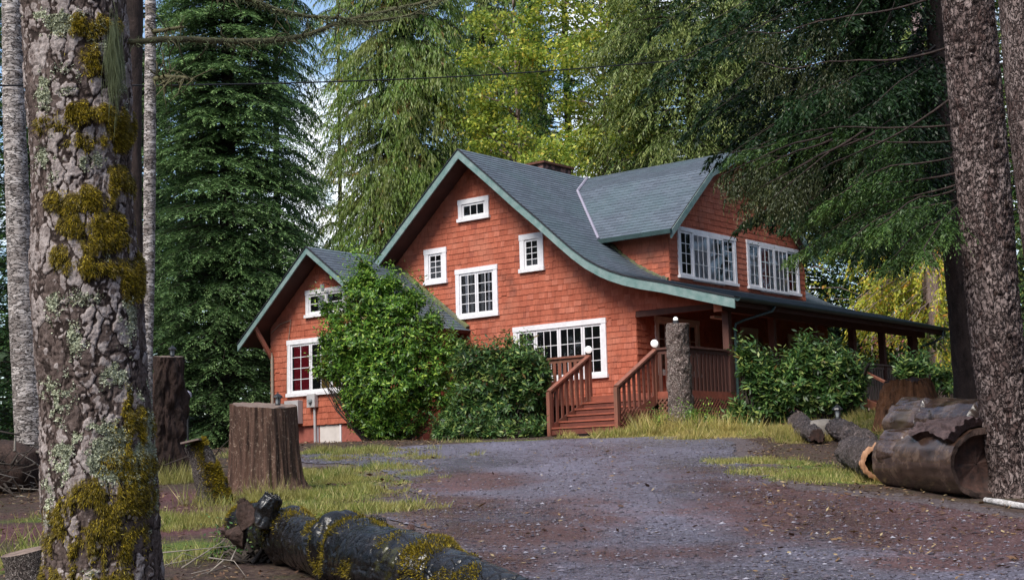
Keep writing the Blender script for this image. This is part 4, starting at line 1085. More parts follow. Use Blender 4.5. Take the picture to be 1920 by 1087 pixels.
# the mossy foreground tree
NR = [(-1500, 62, 190), (-700, 45, 210), (-100, 38, 226), (0, 45, 232), (200, 55, 245), (400, 60, 249), (540, 62, 262), (700, 74, 274), (900, 82, 293), (1087, 85, 303), (1250, 60, 330), (1330, 30, 360)]
pts, rad = rows_trunk(NR, 8.7, 1100); n = 420; th = np.arange(n) / n * 2 * PI; ln = np.concatenate([[0], np.cumsum(np.linalg.norm(np.diff(pts, axis=0), axis=1))])
cyl = np.stack(np.broadcast_arrays(np.cos(th)[None] * rad[:, None], np.sin(th)[None] * rad[:, None], ln[:, None]), -1)
wv = np.stack([fbm(cyl * 9 + s, 3) - .5 for s in (3, 13, 23)], -1) * 1.15
wv = wv + np.stack([fbm(cyl * 34 + s, 2) - .5 for s in (5, 15, 25)], -1) * .35
g1, gap, rv = voro(cyl * np.array([13, 13, 6.5]) + wv * 1.2); g2, gap2, rv2 = voro(cyl * np.array([26, 26, 30.]) + wv * 1.5)
rough = fbm(cyl * np.array([30, 30, 75.]), 4) - .5; fine = fbm(cyl * 100., 3) - .5; big = fbm(cyl * np.array([3, 3, 1.6]) + 5, 3)
fissure = (1 - sm(.02, .13 + .25 * np.clip(big - .42, 0, 1), gap)) * sm(.33, .5, fbm(cyl * 5 + 40, 2) + .12); crk = (1 - sm(.0, .12, gap2)) * .55
plate = np.clip(sm(.42, .66, rv * .35 + rv2 * .28 + big * .6 - .08), 0, 1) * (1 - fissure) * (1 - crk); fissure = np.maximum(fissure, crk * .8)
d0 = .008 * sm(.0, .2, gap) * (.4 + rv) + .004 * rv2 + .012 * rough + .007 * fine + .035 * (fbm(cyl * 1.6, 2) - .5) - .008
V, Fq = loft(pts, rad, n, d0, True); px, py = proj(V)
mo = np.zeros(len(V)); li = np.zeros(len(V))
for x, y, a, b, w_ in ((165, 50, 60, 28, .9), (170, 110, 55, 45, .65), (110, 235, 50, 26, .75), (165, 212, 60, 22, 1), (222, 240, 30, 42, 1), (165, 262, 60, 26, .7), (225, 345, 40, 38, .7), (150, 375, 65, 28, .95), (175, 420, 70, 30, .8), (110, 480, 25, 30, .5), (200, 455, 50, 30, .9),
                       (200, 500, 75, 24, 1.1), (250, 520, 25, 50, .9), (230, 745, 30, 60, .4), (250, 800, 45, 40, .75), (240, 870, 60, 40, .7), (215, 930, 90, 50, .68), (180, 1010, 110, 70, .62), (150, 1100, 140, 60, .62), (120, 960, 40, 40, .6)):
    mo = np.maximum(mo, w_ * np.exp(-((px - x) / a) ** 2 - ((py - y) / b) ** 2))
for x, y, a, b, w_ in ((110, 40, 70, 30, .7), (90, 300, 30, 60, .5), (190, 60, 30, 40, .6), (120, 150, 40, 40, .5), (100, 560, 20, 80, .5), (160, 560, 60, 30, .45), (240, 600, 20, 60, .6), (130, 50, 60, 30, .5), (80, 170, 20, 60, .6), (220, 170, 20, 80, .7), (160, 300, 60, 30, .55), (205, 480, 30, 20, .4), (130, 640, 50, 50, .5), (215, 700, 40, 60, .6), (110, 740, 40, 60, .6), (190, 820, 70, 40, .85), (215, 870, 60, 40, .9), (120, 850, 30, 70, .6), (270, 830, 20, 120, .8), (90, 930, 15, 90, .5), (285, 930, 12, 120, .6), (200, 1080, 80, 25, .5)):
    li = np.maximum(li, w_ * np.exp(-((px - x) / a) ** 2 - ((py - y) / b) ** 2))
nn_ = fbm(V * 9., 3); mo = 1.22 * mo * (.6 + .8 * sm(.35, .62, fbm(V * np.array([18, 18, 6.]), 3))); li = li * (.1 + 1.35 * sm(.36, .62, fbm(V * 13. + 3, 3)))
cc = np.zeros((len(pts), 1)); N0 = V.copy(); ctr = np.repeat(pts, n, 0); ctr = np.concatenate([ctr, pts[:1], pts[-1:]]); nrm = unit(V - ctr)
V = V + nrm * (.018 * sm(.4, .8, mo))[:, None]
base = np.array([pts[0][0], pts[0][1], gz(pts[0][0], pts[0][1])])
big_tree = empty('tree', base, label='thick mossy lichen covered trunk closest to the camera', cat='tree')
flat = lambda a: np.concatenate([a.ravel(), [0, 0]])
plf = flat(plate)
for x, y, a_, b_ in ((150, 610, 85, 75), (200, 690, 65, 60), (140, 25, 80, 45), (170, 305, 70, 30), (110, 760, 40, 60)): plf = plf + .30 * np.exp(-((px - x) / a_) ** 2 - ((py - y) / b_) ** 2) * (1 - flat(fissure))
tr_o = mesh('trunk', V - base, split_deg(Fq), 'lichen_bark', big_tree, True, attrs={'moss': mo, 'lichen': li, 'plate': plf, 'fissure': flat(fissure)})
rng = np.random.default_rng(11)
vis = (nrm @ unit(-base[None])[0] > -.25) & (py > -60) & (py < 1150)


def tufts(mask, n, L, W, down, rng, out=.55, spread=.35):
    p = mask / mask.sum(); k = rng.choice(len(mask), n, p=p); d = nrm[k] * out + rng.normal(0, spread, (n, 3)); d[:, 2] -= down
    nr = nrm[k] + rng.normal(0, .5, (n, 3)); l = rng.uniform(*L, n); return leaves(V[k] - nrm[k] * .004, d, nr, l, W * np.ones(n), .4)


o = leaf_obj('moss', [tufts(vis * np.clip(mo - .34, 0, 1) ** 1.3, 70000, (.010, .034), .0035, .75, rng)], 'moss_tufts', big_tree); o.data.transform(Matrix.Translation(Vector(-base)))
o = leaf_obj('lichen', [tufts(vis * np.clip(li - .32, 0, 1) ** 1.0, 20000, (.007, .018), .012, .1, rng, .7, .6)], 'lichen_flakes', big_tree); o.data.transform(Matrix.Translation(Vector(-base)))
k0 = vis * np.exp(-((px - 208) / 9) ** 2 - ((py - 95) / 45) ** 2); kk = rng.choice(len(k0), 900, p=k0 / k0.sum()); dd = rng.normal(0, .09, (900, 3)); dd[:, 2] = -1
o = leaf_obj('hanging_lichen', [leaves(V[kk] + nrm[kk] * .03, dd, nrm[kk], rng.uniform(.05, .22, 900), np.full(900, .003))], 'hanging_lichen', big_tree); o.data.transform(Matrix.Translation(Vector(-base)))


def branch(path, mat, parent, name, n=6, wob=.012, seed=0, twigs=40, tmat=None, tl=(.05, .2), fuzz=0, fmat='hanging_lichen', droop=.3):
    """path of (x, y, depth, radius px)"""
    rng = np.random.default_rng(seed); q = np.array([np.append(P(x, y, d), r * d / F) for x, y, d, r in path]); q = resample(q, 60); L = len(q)
    q[:, :3] += wob * (np.stack([fbm(q[:, :3] * 6 + s, 3) for s in (1, 9, 17)], -1) - .5) * 2; rad_ = q[:, 3] * (1 + .5 * (fbm(q[:, :3] * 30, 3) - .5))
    mb = MB(); Vb, Fb = loft(q[:, :3], rad_, n); mb.add(Vb, Fb)
    for i in range(twigs):
        k = rng.integers(4, L - 1); d = rng.normal(0, 1, 3); d[2] -= droop; t = unit(q[min(k + 1, L - 1), :3] - q[k - 1, :3]); d = unit(d - t * (d @ t) * .6); l = rng.uniform(*tl)
        p0 = q[k, :3]; pp = np.array([p0, p0 + d * l * .5 + rng.normal(0, l * .08, 3), p0 + d * l + rng.normal(0, l * .15, 3)]); Vb, Fb = loft(pp, [q[k, 3] * .45, q[k, 3] * .3, .0012], 3); mb.add(Vb, Fb)
    o = build_trunk_mb(mb, name, mat, parent, True)
    if fuzz:
        k = rng.integers(0, L, fuzz); dd = rng.normal(0, .5, (fuzz, 3)); dd[:, 2] -= .5; bs_ = q[k, :3] + rng.normal(0, 1, (fuzz, 3)) * (q[k, 3] * .8)[:, None]
        o2 = leaf_obj('hanging_lichen', [leaves(bs_ - np.array(parent.location), dd, rng.normal(0, 1, (fuzz, 3)), rng.uniform(.012, .05, fuzz), np.full(fuzz, .005))], fmat, o)
    return o, q


branch([(228, 78, 8.7, 5.5), (330, 74, 8.9, 6), (450, 79, 9.2, 5.5), (545, 72, 9.5, 5), (640, 42, 9.9, 4), (720, 22, 10.3, 3), (860, -12, 10.8, 2)], 'mossy_twig', big_tree, 'branch', seed=1, twigs=60, fuzz=2600)
branch([(235, -60, 8.6, 5), (330, -40, 8.8, 5), (455, -4, 9.1, 4.5), (520, 19, 9.4, 4), (590, 32, 9.7, 3.5), (642, 36, 9.9, 3), (690, 45, 10.1, 2)], 'mossy_twig', big_tree, 'branch', seed=2, twigs=45, fuzz=1500)
branch([(640, 42, 9.9, 3), (700, 40, 10.1, 2.5), (760, 30, 10.3, 2), (840, -6, 10.6, 1.5)], 'mossy_twig', big_tree, 'branch', seed=3, twigs=30, fuzz=700)

# other trunks round the clearing
t1, q_, r_ = px_trunk('birch_tree', [(0, 4, 40), (200, 6, 46), (400, 12, 56), (600, 18, 70), (760, 26, 84), (860, 30, 92), (905, 28, 100)], 22.4, 'pale_bark', 'pale barked trunk at the left edge, behind the mossy foreground tree', n=48, m=260, amp=.012, fr=12, stretch=1.6, top_extra=900, seed=2)
t2, q_, r_ = px_trunk('birch_tree', [(60, 272, 292), (300, 270, 292), (500, 268, 290), (700, 263, 286), (860, 260, 286)], 21.2, 'pale_bark', 'thin pale trunk just right of the mossy foreground tree', n=30, m=260, amp=.008, fr=16, stretch=1.6, top_extra=1100, seed=5)
branch([(280, 150, 21.2, 5), (305, 146, 21.1, 5), (335, 145, 21, 4), (362, 150, 20.9, 3)], 'mossy_twig', t2, 'branch', seed=4, twigs=40, tl=(.1, .5), fuzz=700)
branch([(275, 60, 21.2, 5), (300, 58, 21.1, 4), (345, 50, 21, 2.5)], 'mossy_twig', t2, 'branch', seed=7, twigs=20, tl=(.1, .4), fuzz=300)
px_trunk('fir_tree', [(0, 228, 268), (300, 238, 265), (500, 243, 268), (700, 245, 272), (880, 240, 278)], 28, 'dark_bark', 'dark trunk hidden mostly behind the mossy foreground tree', n=24, m=120, top_extra=1200, seed=6)
rt, rq, rr_ = px_trunk('hemlock_tree', [(0, 1768, 1860), (200, 1783, 1879), (400, 1800, 1896), (600, 1818, 1912), (800, 1843, 1937), (900, 1856, 1950), (945, 1850, 1965)], 16, 'flaky_bark', 'big leaning trunk with flaky grey bark beside the hollow log', n=150, m=700, amp=.026, fr=20, stretch=.8, top_extra=900, seed=8)
# knots on that trunk
rng = np.random.default_rng(14); mb = MB()
for y in (60, 108, 170, 232, 285, 345, 398, 470, 560, 640, 700):
    k = np.argmin(np.abs(np.array([proj(p[None])[1][0] for p in rq]) - y)); an = rng.uniform(-1.1, 1.1); dr = np.array([math.sin(an), -math.cos(an), .12]); c = rq[k] + dr * rr_[k] * .97
    mb = MB(); mb.tube([c - dr * .03, c + dr * .012, c + dr * .028, c + dr * .01], [.055, .045, .028, .012], 10); build_trunk_mb(mb, 'knot', 'snag_wood', rt)
rng = np.random.default_rng(4)
r2, q_, r_ = px_trunk('hemlock_tree', [(0, 1874, 1938), (200, 1890, 1952), (400, 1912, 1972), (700, 1950, 2010), (930, 1975, 2040)], 21, 'flaky_bark', 'trunk cut by the right edge of the photo', n=90, m=400, amp=.02, fr=16, stretch=.8, top_extra=900, seed=9)
hb_t, q_, r_ = px_trunk('hemlock_tree', [(0, 1736, 1768), (200, 1746, 1780), (400, 1762, 1798), (600, 1780, 1822), (750, 1790, 1838)], 25, 'dark_bark', 'dark trunk left of the big leaning one, behind the hollow log', n=40, m=200, amp=.02, top_extra=900, seed=10)

# ---------------- stumps
ST = {}


def stump(name, rows, d, mat, label, amp=.05, fr=8, stretch=.06, n=120, topmat='dull_cut', tilt=0, jag=.0, seed=0, m=60):
    pts, rad = rows_trunk(rows, d, m); g = gz(pts[0][0], pts[0][1]); base = np.array([pts[0][0], pts[0][1], g])
    if pts[0][2] > g - .1: pts = np.concatenate([[[pts[0][0], pts[0][1], g - .15]], pts]); rad = np.concatenate([[rad[0] * 1.06], rad])
    hh_ = pts[:, 2] - g; tt_ = np.arange(n) / n * 2 * PI; fl = np.exp(-np.clip(hh_, 0, 9) / .14)[:, None] * (.25 + .75 * vn(np.stack([np.cos(tt_) * 2.4 + seed, np.sin(tt_) * 2.4, tt_ * 0], -1)))[None]
    dis = bark_disp(pts, rad, n, amp, fr, stretch, False, seed, big=amp * 1.2) + fl * rad.mean() * .42
    V, Fq = loft(pts, rad, n, dis, False)
    k = V[-n:]; c = k.mean(0)
    if jag: V[-n:, 2] += jag * (fbm(k * 9, 3) - .5) * 2
    V[-n:, 2] += tilt * (k[:, 0] - c[0])
    root = empty(name, base, label=label, cat='stump')
    mesh('trunk', V - base, Fq, mat, root, True)
    # the sawn top: rings toward the middle
    rings = [V[-n:]]
    for f_ in (.93, .6, .3, .05):
        r = c + (rings[0] - c) * f_; r[:, 2] = (rings[0][:, 2] - c[2]) * f_ + c[2] + .012 * (fbm(r * 12, 3) - .5) + (-.0 if not jag else -jag * .5); rings.append(r)
    W = np.concatenate(rings); j = np.arange(n); k2 = (j + 1) % n; Ft = np.concatenate([np.stack([a * n + j, a * n + k2, a * n + n + k2, a * n + n + j], -1) for a in range(4)])
    mesh('cut_top', W - base, Ft, topmat, root, True)
    return root, c


big_st, c1 = stump('tree_stump', [(759, 434, 554), (800, 434, 555), (870, 433, 559), (910, 431, 562), (928, 428, 566)], 19.2, 'stump_wood', 'tall sawn stump with grooved grey wood, a lantern standing on it', amp=.13, fr=26, stretch=.02, tilt=-.05, n=260, jag=.012)
snag, c2 = stump('tree_stump', [(668, 287, 345), (720, 286, 344), (780, 284, 345), (850, 282, 349), (900, 276, 358)], 21.8, 'snag_wood', 'tall dark broken snag with a lantern on its flat top', amp=.20, fr=15, stretch=.3, m=110, n=160, seed=3)
rs, c4 = stump('tree_stump', [(712, 1664, 1745), (730, 1660, 1752), (752, 1655, 1757), (768, 1650, 1762)], 25.5, 'rotten_wood', 'rotten orange brown stump behind the hollow log', amp=.20, fr=13, stretch=.12, jag=.12, seed=5, topmat='hollow_dark')
ls, c5 = stump('tree_stump', [(1033, 4, 88), (1060, 12, 90), (1090, 16, 92), (1140, 18, 96)], 10.6, 'stub_bark', 'low mossy stump in the bottom left corner', amp=.02, fr=10, stretch=.5, seed=6)
# leaning mossy stub
bp_ = np.array([np.append(P(x, y, 17.6), r * 17.6 / F) for x, y, r in ((408, 960, 35), (400, 925, 30), (388, 885, 26), (375, 850, 22), (363, 829, 19))]); q = resample(bp_, 70)
dis = bark_disp(q[:, :3], q[:, 3], 80, .03, 14, .6, False, 7, .03); V, Fq = loft(q[:, :3], q[:, 3], 80, dis, True)
lb = empty('leaning_stump', (q[0][0], q[0][1], gz(q[0][0], q[0][1])), label='leaning grey stub with bright moss, left of the tall sawn stump', cat='stump')
mesh('trunk', V - np.array(lb.location), split_deg(Fq), 'stub_bark', lb, True)
N_ = unit(V[:-2] - np.repeat(q[:, :3], 80, 0)); wgt = np.clip(N_[:, 0] * .8 + N_[:, 2] * .4 + .3 - np.abs(N_[:, 1]) * 0, 0, 1) * (fbm(V[:-2] * 5, 3) > .45)
rng = np.random.default_rng(5); k = rng.choice(len(wgt), 9000, p=wgt / wgt.sum()); d = N_[k] + rng.normal(0, .5, (9000, 3)); d[:, 2] -= .3
leaf_obj('moss', [leaves(V[k] - np.array(lb.location), d, rng.normal(0, 1, (9000, 3)), rng.uniform(.015, .05, 9000), np.full(9000, .008))], 'moss_tufts', lb)
mb = MB(); a, b = P(343, 831, 17.5), P(377, 823, 17.5); mb.bar(a, b, .25, .02); o = build_trunk_mb(mb, 'cut_top', 'weathered_grey_wood', lb, False)

# bark covered standing log by the porch
pr_, cp_ = stump('bark_pillar', [(606, 1249, 1291), (612, 1248, 1292), (650, 1249, 1293), (700, 1251, 1296), (750, 1254, 1301), (790, 1254, 1304), (806, 1252, 1308)], 31.0, 'pillar_bark', 'standing lichen covered log pillar in the weeds by the porch corner', amp=.085, fr=11, stretch=.8, n=110, m=110, seed=8, topmat='dull_cut')
pr_['category'] = 'log pillar'


def lantern(name, pos, s, label, cat='lantern'):
    root = empty(name, pos, label=label, cat=cat); bx_, by_, bz_ = pos
    mb = MB(); mb.tube([(0, 0, 0), (0, 0, .03 * s)], [.055 * s, .05 * s], 8); mb.tube([(0, 0, .16 * s), (0, 0, .19 * s), (0, 0, .245 * s)], [.105 * s, .09 * s, .02 * s], 8); mb.tube([(0, 0, .245 * s), (0, 0, .275 * s)], .012 * s, 6)
    for k in range(4):
        a = k * PI / 2 + .4; mb.bar((.052 * s * math.cos(a), .052 * s * math.sin(a), .02 * s), (.066 * s * math.cos(a), .066 * s * math.sin(a), .17 * s), .01 * s, .01 * s, up=(1, .3, 0))
    mb.build('frame', 'black_metal', root)
    mb = MB(); mb.tube([(0, 0, .03 * s), (0, 0, .16 * s)], [.044 * s, .056 * s], 8); mb.build('glass', 'lantern_glass', root)
    return root


lantern('lantern', P(521, 758, 19.0) + np.array([0, 0, -.01]), .62, 'small black lantern on top of the tall sawn stump')
lantern('lantern', P(323, 668, 21.7), .62, 'small black lantern on the flat top of the dark snag')
lp = P(1571, 784, 23.6); lantern('lantern', lp, .85, 'small black lantern standing on the fallen logs on the right')
d_ = P(1267, 606, 31.0); bm = bmesh.new(); bmesh.ops.create_uvsphere(bm, u_segments=16, v_segments=8, radius=.05); me = bpy.data.meshes.new('lamp'); bm.to_mesh(me); bm.free(); me.materials.append(MATS['globe_glass'])
lamp = empty('pillar_lamp', d_, label='little white domed lamp on top of the log pillar', cat='lamp'); o = bpy.data.objects.new('lamp_globe', me); COL.objects.link(o); o.parent = lamp; o.location = (0, 0, .085); me.polygons.foreach_set('use_smooth', [True] * len(me.polygons))
mb = MB(); mb.tube([(0, 0, -.02), (0, 0, .06)], [.07, .055], 10); mb.build('lamp_base', 'black_metal', lamp)
# pale lamp among the boughs, far left
q = P(352, 742, 25); lamp = empty('path_light', (q[0], q[1], gz(q[0], q[1])), label='path light with a pale domed hood between the snag and the spruce', cat='lamp'); hgt = q[2] - lamp.location[2]
mb = MB(); mb.tube([(0, 0, -.1), (0, 0, hgt)], .018, 6); mb.build('post', 'black_metal', lamp)
mb = MB(); mb.tube([(0, 0, hgt - .02), (0, 0, hgt + .05), (0, 0, hgt + .09)], [.07, .065, .01], 12); mb.build('lamp_hood', 'flashing', lamp)

# ---------------- fallen logs
def log_path(path, m=120, lift=0.0):
    """path of (x, y centre, radius px) for a log that rests on the ground; depth from the ground under its lower edge"""
    out = []
    for q in path:
        x, y, r = q[:3]; d = q[3] if len(q) > 3 else gd(x, y + r); out.append(np.append(P(x, y, d), r * d / F))
    return resample(np.array(out), m)


def fallen(name, path, mat, label, n=90, amp=.02, fr=12, stretch=.5, big=.04, seed=0, ends='dull_cut', hollow=None, cat='log', jag=0, extra=None, m=160):
    q = log_path(path, m); pts, rad = q[:, :3], q[:, 3]; dis = bark_disp(pts, rad, n, amp, fr, stretch, False, seed, big)
    if jag:
        e = np.linspace(0, 1, len(pts)); w_ = np.maximum(np.exp(-(e / .04) ** 2), np.exp(-((1 - e) / .04) ** 2)); dis -= (w_[:, None] * jag * fbm(np.stack([np.cos(np.arange(n) / n * 6.28)[None] * 3 + 0 * e[:, None], np.sin(np.arange(n) / n * 6.28)[None] * 3 + 0 * e[:, None], e[:, None] * 30 + np.zeros((1, n))], -1), 3))
    if extra is not None: dis = dis + extra(np.linspace(0, 1, len(pts))[:, None], (np.arange(n) / n * 2 * PI)[None])
    V, Fq = loft(pts, rad, n, dis, False); mid = pts[len(pts) // 2]; base = np.array([mid[0], mid[1], gz(mid[0], mid[1])])
    root = empty(name, base, label=label, cat=cat); mesh('trunk', V - base, Fq, mat, root, True)
    for e, sg in ((0, -1), (1, 1)):
        ring = V[:n] if e == 0 else V[-n:]; c = ring.mean(0); ax = unit(pts[1] - pts[0]) if e == 0 else unit(pts[-1] - pts[-2]); ax = ax * sg
        hf = (hollow or {}).get(e)
        rings = [ring]
        if hf:
            wob_ = (1 + .09 * (fbm(ring * 7, 3) - .5))[:, None]
            for f_, dep in ((.97, .012), (hf, .012), (hf * .96, -.25), (hf * .7, -.55), (.02, -.6)): rings.append(c + (ring - c) * (f_ * (wob_ if f_ < .9 else 1)) + ax * (dep + (.012 * (fbm(ring * 9, 3)[:, None] - .5) if dep > 0 else 0)))
        else:
            for f_ in (.9, .6, .3, .02):
                r = c + (ring - c) * f_; rings.append(r + ax * (.015 * (fbm(r * 14, 3) - .5))[:, None] - (ax * .0))
        W = np.concatenate(rings); j = np.arange(n); k2 = (j + 1) % n; R_ = len(rings) - 1
        if hf:
            Ft = np.concatenate([np.stack([a * n + j, a * n + k2, a * n + n + k2, a * n + n + j], -1) for a in range(2)]); mesh('cut_end', W - base, Ft, 'cut_wood' if hf else ends, root, True)
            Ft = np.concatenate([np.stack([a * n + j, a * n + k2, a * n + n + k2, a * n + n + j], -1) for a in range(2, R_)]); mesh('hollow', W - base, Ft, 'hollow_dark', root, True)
        else:
            Ft = np.concatenate([np.stack([a * n + j, a * n + k2, a * n + n + k2, a * n + n + j], -1) for a in range(R_)]); mesh('cut_end', W - base, Ft, ends, root, True)
    return root, V, pts, rad


def bump_collar(e, th):   # torn bark collars on the wet log
    r = 0
    for c, w_, a in ((.06, .03, .03), (.235, .014, .035), (.46, .018, .08), (.50, .02, .12), (.545, .02, .06), (.74, .014, .03)): r = r + a * np.exp(-((e - c) / w_) ** 2) * (.35 + .9 * np.abs(np.sin(th * 1.5 + c * 9)))
    g = voro(np.stack(np.broadcast_arrays(np.cos(th) * 1.1 + e * 0, np.sin(th) * 1.1 + e * 0, e * 60), -1) + .5 * fbm(np.stack(np.broadcast_arrays(np.cos(th) * 5, np.sin(th) * 5, e * 60), -1), 2)[..., None])
    return r + .014 * sm(0, .12, g[1]) * (.4 + .6 * g[2])


WL, WV, Wp, Wr = fallen('fallen_log', [(452, 985, 36), (500, 995, 46), (560, 1012, 50), (640, 1040, 52), (740, 1068, 70), (850, 1098, 62), (960, 1132, 56), (1080, 1170, 50)], 'wet_log', 'wet dark log with mossy torn bark in the bottom foreground', n=260, m=700, amp=.022, fr=17, stretch=.35, big=.10, jag=.05, extra=bump_collar, ends='hollow_dark')
wb = np.array(WL.location)
N_ = unit(WV - np.repeat(Wp, 260, 0)); el = np.repeat(np.linspace(0, 1, 700), 260); ridge = sum(np.exp(-((el - c) / .018) ** 2) for c in (.06, .235, .49, .54, .74)); wgt = np.clip(ridge, 0, 1) * (N_[:, 2] > -.3) * np.clip(fbm(WV * 7, 3) - .40, 0, 1)
wgt += .10 * (fbm(WV * 3.3 + 5, 3) > .64) * (N_[:, 2] > -.2) * (N_[:, 1] < .3)
rng = np.random.default_rng(6); k = rng.choice(len(wgt), 20000, p=wgt / wgt.sum()); d = N_[k] + rng.normal(0, .45, (20000, 3)); d[:, 2] -= .25
leaf_obj('moss', [leaves(WV[k] - wb, d, rng.normal(0, 1, (20000, 3)), rng.uniform(.01, .03, 20000), np.full(20000, .005))], 'moss_tufts', WL)
# broken limb stubs of that log: a short tapering limb ending in splinters
def stub(path, mat, seed, nsp=16, sl=.13):
    nsp, sl = 44, sl * .55
    rng = np.random.default_rng(seed); dd = gd(path[0][0], 1062); q = resample(np.array([np.append(P(x, y, dd), r * dd / F) for x, y, r in path]), 30)
    dis = bark_disp(q[:, :3], q[:, 3], 70, .035, 26, .5, False, seed, .07); V, Fq = loft(q[:, :3], q[:, 3], 70, dis, True); mb = MB(); mb.add(V, Fq)
    e = q[-1, :3]; ax_ = unit(q[-1, :3] - q[-6, :3]); R_ = q[-1, 3]
    for _ in range(nsp):
        o = rng.normal(0, 1, 3); o = unit(o - ax_ * (o @ ax_)) * R_ * rng.uniform(.2, .9); l = sl * rng.uniform(.3, 1); mb.tube([e + o - ax_ * .05, e + o * 1.05 + ax_ * l * .6, e + o * 1.1 + ax_ * l], [R_ * .15, R_ * .10, .001], 4)
    for a_ in mb.V: a_ -= wb
    return mb.build('branch_stub', mat, WL, True, recalc=False)


stub([(492, 985, 26), (500, 960, 22), (506, 943, 19), (511, 930, 16)], 'wet_log', 1, 10, .05)
stub([(476, 980, 24), (464, 962, 19), (458, 950, 14), (454, 941, 9)], 'snag_wood', 2, 18, .08)
stub([(460, 1004, 24), (440, 1002, 17), (424, 1000, 8)], 'snag_wood', 3, 18, .10)
stub([(700, 1010, 34), (705, 990, 26), (709, 976, 17)], 'wet_log', 4, 12, .08)
stub([(750, 1025, 24), (764, 1003, 15), (770, 992, 9)], 'broken_wood', 5, 12, .09)

fallen('fallen_log', [(1492, 784, 17), (1505, 797, 17), (1518, 808, 18), (1530, 816, 17)], 'log_bark', 'short dark rotten log nearest the rhododendrons on the right', amp=.12, big=.16, fr=17, jag=.10, seed=4, ends='hollow_dark')
fallen('fallen_log', [(1566, 800, 18), (1590, 812, 20), (1615, 825, 21), (1632, 834, 20)], 'log_bark', 'broken grey log under the lantern, behind the sawn bark log', amp=.12, big=.16, fr=17, jag=.10, seed=5, ends='rotten_wood')
fallen('fallen_log', [(1596, 848, 29), (1615, 853, 32), (1635, 861, 36), (1652, 868, 38)], 'log_bark', 'bark covered log with a sawn hollow end facing the big log', amp=.07, big=.08, fr=20, seed=6, hollow={1: .74})
px_d = gd(1660, 906)

# the big hollow log: lower trunk, raised upper block, thick bark slab
L0, L1 = P(1690, 862, 17.6), P(1846, 871, 15.9)
r0, r1 = 56 * 17.6 / F, 66 * 15.9 / F
n = 120; m = 160; s = np.linspace(0, 1, m); pts = L0 + (L1 - L0) * s[:, None]; rad = r0 + (r1 - r0) * s; ax = unit(L1 - L0)
dis = bark_disp(pts, rad, n, .05, 9, .10, False, 2, .16)
V, Fq = loft(pts, rad, n, dis, False); base = np.array([pts[80][0], pts[80][1], gz(pts[80][0], pts[80][1])])
HL = empty('hollow_log', base, label='huge wet hollow log with notched top beside the leaning trunk', cat='log')
# carve a notch from the top near the left third
up = V[:, 2] - np.repeat(pts[:, 2], n); es = np.repeat(s, n); nt_ = sm(.16, .18, es) * (1 - sm(.25, .27, es)) * (up > .1); V[:, 2] -= nt_ * np.clip(up - .12, 0, 1)
mesh('trunk', V - base, Fq, 'polished_wet_wood', HL, True)
for e, sg, hf in ((0, -1, None), (1, 1, .84)):
    ring = V[:n] if e == 0 else V[-n:]; c = ring.mean(0); A = ax * sg
    if hf: L_ = ((.98, .0), (hf, -.015), (hf * .93, -.10), (hf * .6, -.17), (.02, -.14))
    else: L_ = ((.96, .01), (.5, .03), (.02, .03))
    wob_ = (1 + .16 * (fbm(ring * 4, 3) - .5))[:, None]; rings = [ring] + [c + (ring - c) * (a * (wob_ if .1 < a < .9 else 1)) + A * (b + (.06 if b >= 0 else .16) * (fbm((c + (ring - c) * a) * 6, 3)[:, None] - .5)) for a, b in L_]; W = np.concatenate(rings); j = np.arange(n); k2 = (j + 1) % n
    qd = lambda a: np.stack([a * n + j, a * n + k2, a * n + n + k2, a * n + n + j], -1)
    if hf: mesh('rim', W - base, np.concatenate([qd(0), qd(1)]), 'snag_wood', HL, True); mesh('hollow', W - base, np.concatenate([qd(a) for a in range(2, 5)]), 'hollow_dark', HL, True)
    else: mesh('cut_end', W - base, np.concatenate([qd(a) for a in range(3)]), 'cut_wood', HL, True)


def log_piece(name, p, q, ra, rb, mat, cut=None, amp=.02, seed=0, n=90, fr=7, stretch=.2, a0=0, a1=2 * PI, thick=None):
    m = 60; s = np.linspace(0, 1, m); pts = p + (q - p) * s[:, None]; rad = ra + (rb - ra) * s; d = bark_disp(pts, rad, n, amp, fr, stretch, False, seed, amp * 1.5)
    V, Fq = loft(pts, rad, n, d, True); return mesh(name, V - base, split_deg(Fq), mat, HL, True)


def crackd(pts, rad, n): return 0


log_piece('upper_block', P(1696, 790, 18.2), P(1752, 791, 17.7), 43 * 18.2 / F, 46 * 17.7 / F, 'polished_wet_wood', amp=.16, seed=4, fr=7, n=140)
log_piece('upper_block', P(1762, 800, 17.7), P(1862, 806, 16.8), 52 * 17.6 / F, 56 * 16.8 / F, 'polished_wet_wood', amp=.14, seed=14, fr=7, n=140)
log_piece('side_block', P(1673, 842, 17.45), P(1716, 846, 17.1), 40 * 17.4 / F, 44 * 17.1 / F, 'polished_wet_wood', amp=.10, seed=5, fr=8, n=140)
# furrowed bark slab over the right top
m = 50; k_ = 40; s = np.linspace(.46, .975, m); th = np.linspace(math.radians(38), math.radians(112), k_)
side = unit(np.cross(ax, [0, 0, 1.])); upv = np.cross(side, ax); PT = L0 + (L1 - L0) * s[:, None]; RR = (r0 + (r1 - r0) * s)
G = np.stack(np.broadcast_arrays(np.cos(th)[None] * 8, np.sin(th)[None] * 8, s[:, None] * 4), -1); dn = .11 * (fbm(G * np.array([1.6, 1.6, .6]), 4) - .5)
sh = []
edge = .45 * (fbm(np.stack([s * 6, s * 0, s * 0], -1), 3) - .5)
for off in (.10, .01):
    r = (RR[:, None] + off + (dn if off > .05 else 0)); t_ = th[None] + edge[:, None] * 1.5
    sh.append(PT[:, None] + np.array([0, 0, .03]) + r[..., None] * (np.cos(t_)[..., None] * side + np.sin(t_)[..., None] * upv))
A = np.stack(sh).reshape(-1, 3); idx = np.arange(2 * m * k_).reshape(2, m, k_)
